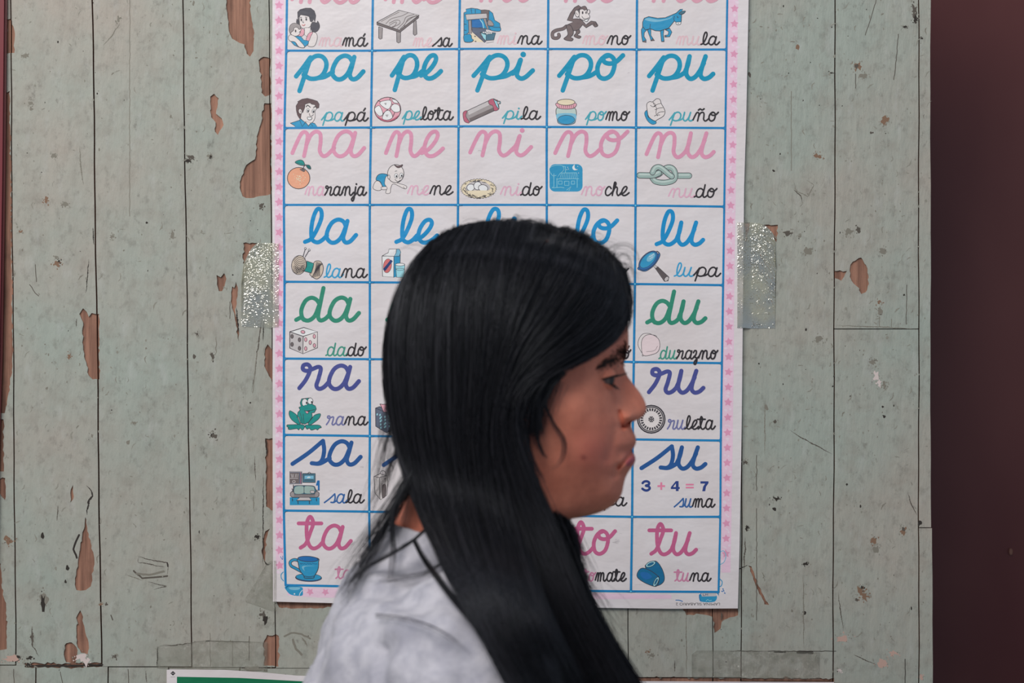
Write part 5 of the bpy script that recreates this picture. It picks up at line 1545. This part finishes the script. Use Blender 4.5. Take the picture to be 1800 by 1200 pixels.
for s in (-1, 1):
    a, b_, c = ARM[s]
    el_ = a + (b_ - a) * 0.62
    top = a + Vector((0.0, -s * 0.052, 0.018))
    sh.tube([top, a + Vector((0, -s * .012, -.012)), a + Vector((-.004, s * .006, -.055)), a + (b_ - a) * .42 + Vector((0, s * .004, 0)), el_ + Vector((0, s * .006, 0))], [.046, .060, .064, .064, .062], M_shirt, 32)
# soft folds of cloth over the near shoulder
for pts, r in (([(600, 1108), (660, 1092), (720, 1112), (760, 1150)], .016), ([(600, 1150), (640, 1130), (684, 1142)], .016), ([(742, 1096), (790, 1112), (826, 1150), (848, 1200)], .015), ([(700, 1168), (735, 1188), (748, 1230)], .016),
               ([(612, 1190), (640, 1168), (668, 1180), (676, 1230)], .018), ([(590, 1046), (660, 1030), (740, 1040), (790, 1062)], .009), ([(776, 1150), (790, 1190), (792, 1240)], .015)):
    P3 = []
    tr = BVHTree.FromPolygons([Vector(q) for q in sh.v], sh.f)
    for q in crom(pts, 5):
        h_, n_ = hit(tr, *q)
        if h_ is not None:
            P3.append(h_ + (h_ - CAMP).normalized() * r * 0.62)
    if len(P3) > 3:
        rr = [r * (0.35 + 0.65 * math.sin(math.pi * (i + .5) / len(P3)) ** .6) for i in range(len(P3))]
        sh.tube(P3, rr, M_shirt, 14)
shirt = sh.build('shirt', person, True)
md = shirt.modifiers.new('one_cloth', 'REMESH'); md.mode = 'VOXEL'; md.voxel_size = 0.0052; md.use_smooth_shade = True
md = shirt.modifiers.new('soften', 'SMOOTH'); md.factor = 0.5; md.iterations = 7
tx = bpy.data.textures.new('crumple', 'CLOUDS'); tx.noise_scale = 0.055; tx.noise_depth = 3
md = shirt.modifiers.new('creases', 'DISPLACE'); md.texture = tx; md.texture_coords = 'LOCAL'; md.strength = 0.024; md.mid_level = 0.5
tx2 = bpy.data.textures.new('fine_crumple', 'CLOUDS'); tx2.noise_scale = 0.026; tx2.noise_depth = 2
md = shirt.modifiers.new('small_creases', 'DISPLACE'); md.texture = tx2; md.texture_coords = 'LOCAL'; md.strength = 0.0085; md.mid_level = 0.5
shirt_bvh = BVHTree.FromPolygons([Vector(q) for q in sh.v], sh.f)
# neckband
nbm = MB()
ring = []
for k_ in range(NS):
    a = 2 * math.pi * k_ / NS
    c, s_ = math.cos(a), math.sin(a)
    v = 918
    uc, hu = (SF(v) + SB(v)) / 2, (SF(v) - SB(v)) / 2
    ring.append((uc, hu + 1, c, s_, v))
V, Fq = [], []
for j, (dv, grow) in enumerate(((-6, -3), (-9, 1.5), (-4, 5), (8, 7), (16, 8))):
    for uc, hu, c, s_, v in ring:
        V.append(Vector((gx(uc + (hu + grow) * np.sign(c) * abs(c) ** .9), GY0 + (0.0625 + grow * .0005 + max(0, dv) * .0004) * np.sign(s_) * abs(s_) ** .9, gz(v + dv + 62 * (0.5 + 0.5 * c)))))
for j in range(4):
    for k_ in range(NS):
        Fq.append((j * NS + k_, j * NS + (k_ + 1) % NS, (j + 1) * NS + (k_ + 1) % NS, (j + 1) * NS + k_))
nbm.add(V, Fq, M_shirt)
nbm.build('neckband', shirt, True)
# dark skirt and shoes below the frame
sk = MB()
M_skirt = flat('navy_cloth', rgb(44, 46, 66), 0.85)
sk.tube([(gx(795), GY0, .86), (gx(795), GY0, .74), (gx(795), GY0, .55), (gx(795), GY0, .42)], [(.112, .15), (.125, .165), (.15, .19), (.165, .205)], M_skirt, 40)
sk.build('skirt', person, True)
for s in (-1, 1):
    so = MB()
    an = Vector((gx(790), GY0 + s * 0.072, 0.0))
    so.tube([an + Vector((-.05, 0, .035)), an + Vector((0, 0, .04)), an + Vector((.06, 0, .034)), an + Vector((.12, 0, .026)), an + Vector((.165, 0, .018))], [(.03, .034), (.034, .04), (.038, .034), (.038, .026), (.024, .016)], flat('black_leather', rgb(30, 28, 28), 0.4), 18)
    so.build('shoe', person, True)

# ---------------------------------------------------------------- hair
def hair_mat(name, color, rough):
    m, n, l, p = new_mat(name)
    P = pos(n)
    va = n.new('ShaderNodeVertexColor'); va.layer_name = 'strand'
    c = mix(n, l, va.outputs[0], (color[0] * 0.6, color[1] * 0.6, color[2] * 0.6, 1), (color[0] * 3.4, color[1] * 3.3, color[2] * 3.4, 1))
    l.new(c, p.inputs['Base Color'])
    p.inputs['Roughness'].default_value = rough
    p.inputs['Specular IOR Level'].default_value = 0.30
    p.inputs['Specular Tint'].default_value = (0.84, 0.9, 1.0, 1)
    return m
M_hair = hair_mat('black_hair', (0.0078, 0.0076, 0.0093, 1), 0.44)

REAR = smooth_interp([380, 425, 450, 510, 560, 600, 640, 680, 720, 780, 830, 870, 920, 960, 1000, 1080, 1200, 1300], [850, 762, 735, 700, 684, 677, 676, 679, 686, 699, 712, 726, 745, 763, 783, 832, 905, 960])
def hd(u, v):
    """how far the near-side sheet of hair stands out from her middle plane"""
    u = np.asarray(u, float); v = np.asarray(v, float)
    fv = np.minimum(0, (v - 615) / 232)
    rear_half = 885 - np.where(v > 560, REAR(v), 672)
    wid = np.where(v > 850, 60.0, 0) 
    c = np.where(v > 720, REAR(v) + 130, np.where(v > 560, 885 + (REAR(720) + 130 - 885) * np.clip((v - 560) / 160, 0, 1), 885))
    fu_r = np.clip((c - u) / np.maximum(c - np.where(v > 560, REAR(v), 672), 30), 0, 1.2)
    ss = np.clip((v - 640) / 120, 0, 1)
    fu_f = np.clip((u - 885) / 213, 0, 1.2) * (1 - ss)
    fu = np.where(u < c, fu_r, fu_f)
    fv = np.where(v > 615, 0, fv)
    d = np.maximum(0, 1 - (fu ** 2 + fv ** 2) ** 1.14) ** 0.45
    low = np.clip((v - 930) / 200, 0, 1)
    return d * (0.0885 + 0.030 * low * low * (3 - 2 * low))

def resample(pts, m):
    P = np.array(crom(pts, 12))
    s = np.concatenate([[0], np.cumsum(np.hypot(*np.diff(P[:, :2], axis=0).T))])
    t = np.linspace(0, s[-1], m)
    return np.stack([np.interp(t, s, P[:, i]) for i in range(P.shape[1])], 1)

M_ = 54
GUIDES = [
    [(1093, 474), (1105, 520), (1103, 556), (1078, 594), (1036, 622), (994, 644), (955, 664), (925, 686), (906, 716), (908, 762), (924, 812), (946, 866), (968, 916), (992, 978), (1022, 1050), (1060, 1124), (1108, 1212)],
    [(1077, 452), (1082, 500), (1064, 548), (1024, 590), (978, 622), (938, 652), (908, 682), (893, 716), (893, 764), (908, 820), (930, 880), (955, 945), (984, 1020), (1020, 1100), (1075, 1216)],
    [(1050, 428), (1042, 482), (1010, 536), (968, 584), (930, 626), (903, 666), (886, 710), (880, 764), (892, 826), (912, 892), (938, 966), (970, 1046), (1005, 1120), (1052, 1220)],
    [(1012, 409), (992, 468), (960, 526), (926, 580), (900, 636), (884, 690), (874, 750), (878, 814), (894, 884), (918, 962), (950, 1046), (988, 1130), (1030, 1222)],
    [(965, 397), (942, 456), (916, 520), (896, 580), (880, 644), (868, 710), (864, 780), (874, 856), (896, 940), (926, 1030), (962, 1120), (1006, 1222)],
    [(920, 391), (903, 450), (888, 520), (876, 590), (864, 660), (854, 730), (854, 800), (866, 876), (890, 964), (920, 1050), (954, 1134), (990, 1222)],
    [(880, 388), (862, 446), (850, 520), (844, 600), (838, 680), (834, 760), (842, 840), (860, 920), (888, 1010), (922, 1100), (970, 1222)],
    [(845, 390), (815, 446), (800, 520), (796, 600), (796, 690), (800, 776), (814, 860), (838, 946), (870, 1036), (906, 1120), (953, 1222)],
    [(812, 397), (770, 452), (752, 524), (746, 604), (748, 694), (758, 784), (778, 866), (808, 950), (846, 1040), (886, 1124), (936, 1222)],
    [(784, 410), (735, 462), (713, 530), (704, 606), (708, 694), (722, 782), (746, 866), (780, 950), (824, 1044), (868, 1130), (922, 1222)],
    [(762, 424), (714, 482), (688, 550), (677, 622), (680, 696), (696, 776), (722, 862), (760, 952), (806, 1040), (856, 1126), (910, 1222)]]
GUIDES = [g_ + [(g_[-1][0] + (g_[-1][0] - g_[-2][0]) * 1.3, g_[-1][1] + 150 + 12 * (i % 3))] for i, g_ in enumerate(GUIDES)]   # the tips end below the frame
G = np.stack([resample(g_, M_) for g_ in GUIDES])          # guides x points x 2
def across(s, off=0):
    """paths at fractional guide positions s (array) by Catmull-Rom between guides"""
    s = np.clip(s, 0, len(G) - 1 - 1e-6)
    i = s.astype(int); t = (s - i)[:, None, None]
    g0, g1, g2, g3 = G[np.maximum(i - 1, 0)], G[i], G[np.minimum(i + 1, len(G) - 1)], G[np.minimum(i + 2, len(G) - 1)]
    return 0.5 * (2 * g1 + (g2 - g0) * t + (2 * g0 - 5 * g1 + 4 * g2 - g3) * t ** 2 + (3 * g1 - g0 - 3 * g2 + g3) * t ** 3)
def to3(U, V, D):
    """pixels plus distance from the middle plane (towards the lens) -> room coordinates"""
    y = GY0 - D
    d = y + CAM_D
    return np.stack([(U - 900) * PX * d, y, CAM_Z - (V - 600) * PX * d], -1)

# how near the shirt and skin reach, on a coarse raster, so that the hair lies on them
dg = bpy.context.evaluated_depsgraph_get()
def eval_bvh(o):
    ev = o.evaluated_get(dg); m_ = ev.to_mesh()
    t_ = BVHTree.FromPolygons([v_.co.copy() for v_ in m_.vertices], [tuple(p_.vertices) for p_ in m_.polygons])
    ev.to_mesh_clear()
    return t_
cloth_bvh, band_bvh = eval_bvh(shirt), eval_bvh(bpy.data.objects['neckband'])
RS = 6
RU, RV = np.arange(540, 1162, RS), np.arange(380, 1420, RS)
RD = np.full((len(RV), len(RU)), -1.0)
for a, v in enumerate(RV):
    for b_, u in enumerate(RU):
        for tr, pad in ((cloth_bvh, 0.008), (band_bvh, 0.008), (bvh, 0.0045)):
            h_, n_ = hit(tr, u, v)
            if h_ is not None:
                RD[a, b_] = max(RD[a, b_], GY0 - h_.y + pad)
Q = np.pad(RD, 1, mode='edge')
wide = np.max([Q[i:i + RD.shape[0], j:j + RD.shape[1]] for i in range(3) for j in range(3)], 0)
RD = np.where(RV[:, None] > 925, wide, RD)
for _ in range(2):               # carry the reach a little past the outline
    Q = np.pad(RD, 1, constant_values=-1.0)
    nbh = np.max([Q[i:i + RD.shape[0], j:j + RD.shape[1]] for i in range(3) for j in range(3)], 0)
    RD = np.where(RD < -0.9, np.where(nbh > -0.9, nbh * 0.8, RD), RD)
def lie(U, V, D, pad=0.0):
    fu = np.clip((U - RU[0]) / RS, 0, len(RU) - 1.001); fv = np.clip((V - RV[0]) / RS, 0, len(RV) - 1.001)
    iu, iv = fu.astype(int), fv.astype(int); tu, tv = fu - iu, fv - iv
    q = (RD[iv, iu] * (1 - tu) + RD[iv, iu + 1] * tu) * (1 - tv) + (RD[iv + 1, iu] * (1 - tu) + RD[iv + 1, iu + 1] * tu) * tv
    return np.maximum(D, q + pad)
def drape(D, w=3, it=14):
    """hair bridges hollows: running maximum along each strand, then smoothed"""
    M = D.copy()
    for k in range(1, w + 1):
        M[:, k:] = np.maximum(M[:, k:], D[:, :-k]); M[:, :-k] = np.maximum(M[:, :-k], D[:, k:])
    s_ = np.clip((np.arange(D.shape[1]) - 15) / 6.0, 0, 1)[None, :]
    return smooth_path(D * (1 - s_) + M * s_, it)
def smooth_path(D, it=3):
    for _ in range(it):
        D = D.copy()
        D[:, 1:-1] = (D[:, :-2] + 2 * D[:, 1:-1] + D[:, 2:]) / 4
    return D

HVs, HFs, HCs = [], [], []
hair_count = 0
def add_grid(P, flip=False):
    """P: columns x rows x 3 sheet"""
    global hair_count
    a, b_ = P.shape[:2]
    idx = hair_count + np.arange(a * b_).reshape(a, b_)
    q = np.stack([idx[:-1, :-1], idx[:-1, 1:], idx[1:, 1:], idx[1:, :-1]], -1).reshape(-1, 4)
    HVs.append(P.reshape(-1, 3)); HFs.append(q); HCs.append(np.full(a * b_, 0.12))
    hair_count += a * b_
def add_strands(P, r0, r1):
    """P: strands x points x 3; each strand is a thin three-sided tube tapering from r0 to r1"""
    global hair_count
    n, m = P.shape[:2]
    T = np.gradient(P, axis=1)
    T /= np.linalg.norm(T, axis=2, keepdims=True) + 1e-12
    A = np.cross(T, np.array([0.13, 1.0, 0.07]))
    A /= np.linalg.norm(A, axis=2, keepdims=True) + 1e-9
    B_ = np.cross(T, A)
    t = np.linspace(0, 1, m)[None, :, None]
    r0 = np.asarray(r0, float).reshape(-1, 1, 1)
    r = r0 * (1 - t ** 3) + r1 * t ** 3
    ring = [P + (A * math.cos(k * 2.0944) + B_ * math.sin(k * 2.0944)) * r for k in range(3)]
    V = np.stack(ring, 2)                                  # n, m, 3, 3
    idx = hair_count + np.arange(n * m * 3).reshape(n, m, 3)
    fs = []
    for k in range(3):
        k2 = (k + 1) % 3
        fs.append(np.stack([idx[:, :-1, k], idx[:, :-1, k2], idx[:, 1:, k2], idx[:, 1:, k]], -1).reshape(-1, 4))
    HVs.append(V.reshape(-1, 3)); HFs.append(np.concatenate(fs))
    HCs.append(np.repeat(np.clip(rng.random(n) ** 2.2 + rng.normal(size=n) * .04, 0, 1), m * 3))
    hair_count += n * m * 3
def mirror(P):
    Q = P.copy(); Q[..., 1] = 2 * GY0 - Q[..., 1]
    return Q

# undercoat: a closed dark sheet under the strands, both sides of the head
S0 = np.linspace(0.12, len(G) - 1.0, 90)
base_p = across(S0)
D0 = lie(base_p[..., 0], base_p[..., 1], hd(base_p[..., 0], base_p[..., 1]))
D0 = np.maximum(drape(D0), D0)
sheet_p = to3(base_p[..., 0] + np.where(base_p[..., 0] < 760, 3, 0), base_p[..., 1] + np.where(base_p[..., 1] < 480, 3.5, 0), D0 - 0.0025)
keep_n = int(M_ * .86)
add_grid(sheet_p[:, :keep_n])
far = to3(base_p[..., 0], base_p[..., 1] + np.where(base_p[..., 1] < 480, 3.5, 0), np.minimum(D0, hd(base_p[..., 0], base_p[..., 1])) - 0.0035)
add_grid(mirror(far)[:, :keep_n])

def nz(a, b_, seed):
    """smooth 1-D-in-each noise on arrays"""
    x = a * 1.0 + seed * 17.3
    return np.sin(x * 2.1 + 1.7 * np.sin(b_ * 1.3 + seed)) * 0.5 + np.sin(x * 5.3 + b_ * 0.9 + seed * 3.1) * 0.3 + np.sin(x * 11.7 - b_ * 1.9 + seed * 5.7) * 0.2

def sheet_strands(n, m, lift, spread, r, side=1, seed=1, smin=0.0, smax=None, tail=(0.86, 1.0)):
    smax = len(G) - 1 if smax is None else smax
    s = smin + rng.random(n) * (smax - smin)
    path = across(s)
    t = np.linspace(0, 1, M_)[None, :]
    # locks: strands drift together, so the sheet breaks into tresses
    lock = nz(s[:, None] * 6.0, t * 2.2, seed)
    dU = spread * (nz(s[:, None] * 3.1, t * 3.0, seed + 2) * (0.25 + t) + rng.normal(size=(n, 1)) * 0.45 * (0.3 + t) + rng.normal(size=(n, 1)) * 0.45 * np.sin(t * 6 + rng.random((n, 1)) * 6.28))
    U = path[..., 0] + dU; V = path[..., 1] + spread * 0.25 * nz(s[:, None] * 4.0, t * 2, seed + 5)
    D = hd(path[..., 0], path[..., 1])
    L = rng.random((n, 1)) ** 0.7 * lift + lift * 0.45 * lock
    D = D * (1 + 0.0) + np.maximum(L, -0.001) * np.clip(D / 0.03, 0.25, 1)
    if side > 0:
        D1 = lie(U, V, D, 0.0)
        D = np.maximum(drape(D1), lie(U, V, 0 * D - 1, np.maximum(L, 0) * 0.6)) + 0.0006
    # own lengths
    e = rng.uniform(tail[0], tail[1], n)
    tt = np.linspace(0, 1, m)[None, :] * e[:, None] * (M_ - 1)
    i = np.minimum(tt.astype(int), M_ - 2); f = tt - i
    k_ = np.arange(n)[:, None]
    pick = lambda X: X[k_, i] * (1 - f) + X[k_, i + 1] * f
    P = to3(pick(U), pick(V), pick(D))
    if side < 0:
        P = mirror(P)
    add_strands(P, r * rng.uniform(0.7, 1.25, n), r * 0.3)

sheet_strands(11500, 34, 0.0042, 6.5, 0.00025, 1, 1)
sheet_strands(1200, 30, 0.0070, 15.0, 0.00017, 1, 4, smax=8.9)
sheet_strands(1600, 24, 0.0042, 6.0, 0.00034, -1, 2)

def lock(pts, n, width, r, m=26, d0=None, depth=None, seed=1, tail=(0.75, 1.0), wmin=0.25, curl=0.0):
    """a loose lock: strands scattered round one drawn path; width grows towards the tip"""
    p = resample(pts, m)
    t = np.linspace(0, 1, m)[None, :]
    a = rng.normal(size=(n, 1)); b_ = rng.normal(size=(n, 1)); ph = rng.random((n, 1)) * 6.28
    grow = wmin + (1 - wmin) * t
    nx = np.gradient(p[:, 1]); ny = -np.gradient(p[:, 0]); L = np.hypot(nx, ny) + 1e-9
    w_ = width * grow * (a + 0.55 * np.sin(t * 5 + ph) * b_) * 0.6 + curl * np.sin(t * 7 + ph * 2) * t
    U = p[None, :, 0] + nx / L * w_; V = p[None, :, 1] + ny / L * w_
    e = rng.uniform(tail[0], tail[1], n)
    tt = np.linspace(0, 1, m)[None, :] * e[:, None] * (m - 1)
    i = np.minimum(tt.astype(int), m - 2); f = tt - i; k_ = np.arange(n)[:, None]
    pick = lambda X: X[k_, i] * (1 - f) + X[k_, i + 1] * f
    U, V = pick(U), pick(V)
    if depth is None:
        D = lie(U, V, hd(U, V) + 0.001, 0.001)
    else:
        dd = np.interp(np.linspace(0, 1, m), np.linspace(0, 1, len(depth)), depth)[None, :] + rng.normal(size=(n, 1)) * 0.004
        D = lie(U, V, np.broadcast_to(dd, U.shape), 0.001)
    D = smooth_path(D, 2)
    add_strands(to3(U, V, D), r * rng.uniform(0.7, 1.2, n), r * 0.25)

# locks beside the face and in front of the ear
lock([(985, 646), (958, 676), (940, 716), (936, 768)], 420, 9, .00026, 18, None, [.074, .078, .079, .078], tail=(.7, 1), wmin=1.0)
lock([(955, 664), (930, 694), (918, 736), (924, 790)], 420, 10, .00026, 18, None, [.078, .081, .082, .080], tail=(.6, 1), wmin=1.0)
lock([(965, 660), (948, 690), (944, 730), (950, 772)], 220, 8, .00024, 18, None, [.077, .079, .079, .077], tail=(.6, 1), wmin=.8)
lock([(950, 690), (972, 742), (992, 776), (986, 812), (962, 830)], 22, 6, .00014, 22, None, [.079, .078, .076, .075, .075], tail=(.75, 1))
lock([(940, 720), (944, 770), (956, 800), (966, 806)], 40, 5, .00018, 20, None, [.080, .079, .077, .076])
lock([(922, 740), (930, 790), (945, 830), (960, 850)], 40, 6, .00018, 20, None, [.082, .080, .077, .075])
lock([(972, 664), (958, 700), (950, 742), (946, 770)], 170, 15, .00012, 18, None, [.076, .078, .078, .076], tail=(.4, 1), wmin=.9)
lock([(938, 690), (934, 740), (936, 790)], 120, 15, .00012, 18, None, [.082, .081, .079], tail=(.4, 1), wmin=.9)
# soft hairline over the temple
lock([(1100, 540), (1086, 580), (1050, 612), (1008, 636), (968, 660)], 380, 7, .00024, 24, None, None, tail=(.6, 1), wmin=.8)
lock([(1104, 520), (1106, 560), (1098, 588)], 60, 5, .00018, 14, None, [.018, .022, .026], tail=(.5, 1), wmin=.8)
# flyaway hairs on the crown and forehead
for j in range(150):
    u0 = rng.uniform(740, 1100)
    v0 = float(np.interp(u0, [740, 790, 850, 900, 960, 1010, 1050, 1080, 1100], [446, 412, 392, 389, 396, 409, 428, 456, 490])) + 6
    L = rng.uniform(14, 46) * (1.3 if 860 < u0 < 960 else 1)
    a = rng.uniform(-.9, .9) + (-.5 if u0 < 880 else .5) + (0.45 if u0 > 1040 else 0)
    lock([(u0, v0), (u0 + L * .4 * math.sin(a), v0 - L * .26), (u0 + L * .9 * math.sin(a), v0 - L * .22 + rng.uniform(-4, 6)), (u0 + L * 1.4 * math.sin(a), v0 - L * .02 + rng.uniform(-5, 8))], 1, 2, .00013, 14, None, [.006, .010, .012, .012])
for pts in ([(1070, 446), (1094, 434), (1116, 446), (1122, 470)], [(1076, 458), (1100, 446), (1110, 470), (1104, 490)], [(1086, 474), (1108, 472), (1116, 492), (1108, 508)], [(1090, 490), (1110, 496), (1116, 520), (1110, 544)], [(1060, 440), (1088, 428), (1110, 430), (1128, 452)], [(1082, 462), (1104, 466), (1120, 482), (1140, 478)], [(902, 392), (906, 378), (918, 384), (924, 396)], [(1096, 500), (1112, 512), (1114, 550), (1106, 580)]):
    lock(pts, 5, 5, .00014, 16, None, [.006, .010, .012, .012])
for j in range(60):      # ruffled tufts along the parting
    u0 = rng.uniform(862, 1030)
    v0 = float(np.interp(u0, [850, 900, 960, 1010, 1050], [392, 389, 396, 409, 428])) + 5
    h = rng.uniform(5, 15)
    lock([(u0 - 10, v0 + 12), (u0, v0 - h * .8), (u0 + rng.uniform(4, 16), v0 - h * .5), (u0 + rng.uniform(14, 30), v0 + 8)], 7, 3, .00016, 14, None, [.004, .006, .008, .012])
# hair from the far shoulder showing in front of her neck and chest
for pts, n_, w_ in (([(962, 914), (978, 930), (992, 968), (1008, 1020), (1034, 1086), (1066, 1150), (1106, 1222), (1150, 1330)], 900, 15), ([(952, 912), (968, 948), (984, 1010), (1014, 1090), (1052, 1160), (1084, 1222), (1120, 1340)], 800, 20), ([(974, 914), (994, 932), (1004, 980), (1022, 1040), (1052, 1104), (1088, 1160), (1126, 1222), (1166, 1310)], 240, 11)):
    lock(pts, n_, w_, .00032, 30, None, [.03, .02, .0, -.01, -.01, -.01, 0.0], tail=(.84, 1), wmin=.7)
lock([(985, 915), (1004, 940), (1014, 990), (1030, 1040), (1060, 1090), (1096, 1150)], 150, 34, .00016, 26, None, [.03, .02, .0, -.01, -.01], tail=(.35, 1), wmin=.25, curl=4)
lock([(998, 960), (1016, 1030), (1040, 1090), (1080, 1140), (1116, 1190)], 60, 22, .00014, 26, None, [.02, .0, .0, -.01, -.01], tail=(.5, 1), wmin=.3, curl=3)
lock([(996, 914), (1006, 960), (1012, 1010), (1022, 1046)], 120, 18, .00015, 22, None, [.03, .03, .02, .02], tail=(.3, 1), wmin=.3, curl=5)
# wind-blown wisps behind her back and across the shirt
lock([(742, 770), (722, 826), (694, 880), (664, 926), (632, 968), (606, 1006), (586, 1048)], 74, 20, .00022, 26, None, [.02, .03, .035, .04, .04, .04], tail=(.55, 1), wmin=.22)
lock([(744, 776), (726, 836), (696, 892), (668, 940), (640, 988), (618, 1030), (596, 1064)], 84, 13, .00022, 26, None, [.03, .04, .045, .05, .05, .05], tail=(.7, 1), wmin=.3)
lock([(690, 740), (676, 790), (668, 840), (656, 900)], 46, 20, .00013, 22, None, [.005, .005, .01, .015], tail=(.4, 1), wmin=.25, curl=4)
lock([(698, 790), (680, 836), (664, 868), (650, 900), (636, 930)], 50, 16, .00013, 22, None, [.005, .005, .01, .015, .02], tail=(.4, 1), wmin=.25, curl=4)
lock([(684, 700), (672, 760), (676, 800), (668, 830)], 24, 10, .00012, 20, None, [.0, .0, .005, .01], tail=(.4, 1), wmin=.4, curl=3)
lock([(748, 790), (716, 850), (694, 890), (690, 930), (692, 972), (684, 1026)], 44, 6, .00019, 22, None, [.05, .055, .06, .065, .07], tail=(.7, 1), wmin=.5)
lock([(760, 918), (728, 948), (690, 972), (650, 994), (615, 1022), (590, 1052)], 40, 5, .00017, 24, None, [.09, .09, .09, .085, .08, .08], tail=(.7, 1), wmin=.4)
lock([(728, 950), (746, 984), (782, 1032), (822, 1080), (862, 1124), (908, 1166)], 70, 6, .00020, 26, None, [.09, .1, .11, .12, .12, .12], tail=(.8, 1), wmin=.4)
lock([(776, 990), (740, 1010), (690, 1018), (640, 1024)], 16, 9, .00014, 20, None, [.09, .09, .09, .09], tail=(.5, 1))
lock([(660, 1080), (710, 1086), (760, 1102), (806, 1130), (840, 1166)], 10, 5, .00013, 20, None, [.11, .12, .12, .12, .12], tail=(.7, 1), wmin=.8)
lock([(744, 790), (716, 856), (690, 920), (640, 950), (600, 970), (560, 990)], 24, 22, .00012, 22, None, [.02, .03, .03, .03, .03], tail=(.4, .95), wmin=.2, curl=4)

VV = np.concatenate(HVs).astype(np.float32); FF = np.concatenate(HFs).astype(np.int32)
hm = bpy.data.meshes.new('hair')
hm.vertices.add(len(VV)); hm.vertices.foreach_set('co', VV.ravel())
hm.loops.add(FF.size); hm.loops.foreach_set('vertex_index', FF.ravel())
hm.polygons.add(len(FF))
hm.polygons.foreach_set('loop_start', np.arange(0, FF.size, 4, dtype=np.int32))
hm.polygons.foreach_set('loop_total', np.full(len(FF), 4, dtype=np.int32))
hm.materials.append(M_hair)
ca = hm.color_attributes.new('strand', 'FLOAT_COLOR', 'POINT')
cc = np.concatenate(HCs).astype(np.float32)
ca.data.foreach_set('color', np.stack([cc, cc, cc, np.ones_like(cc)], 1).ravel())
hm.update(calc_edges=True)
hm.validate()
hair = link('hair', hm, person, True)
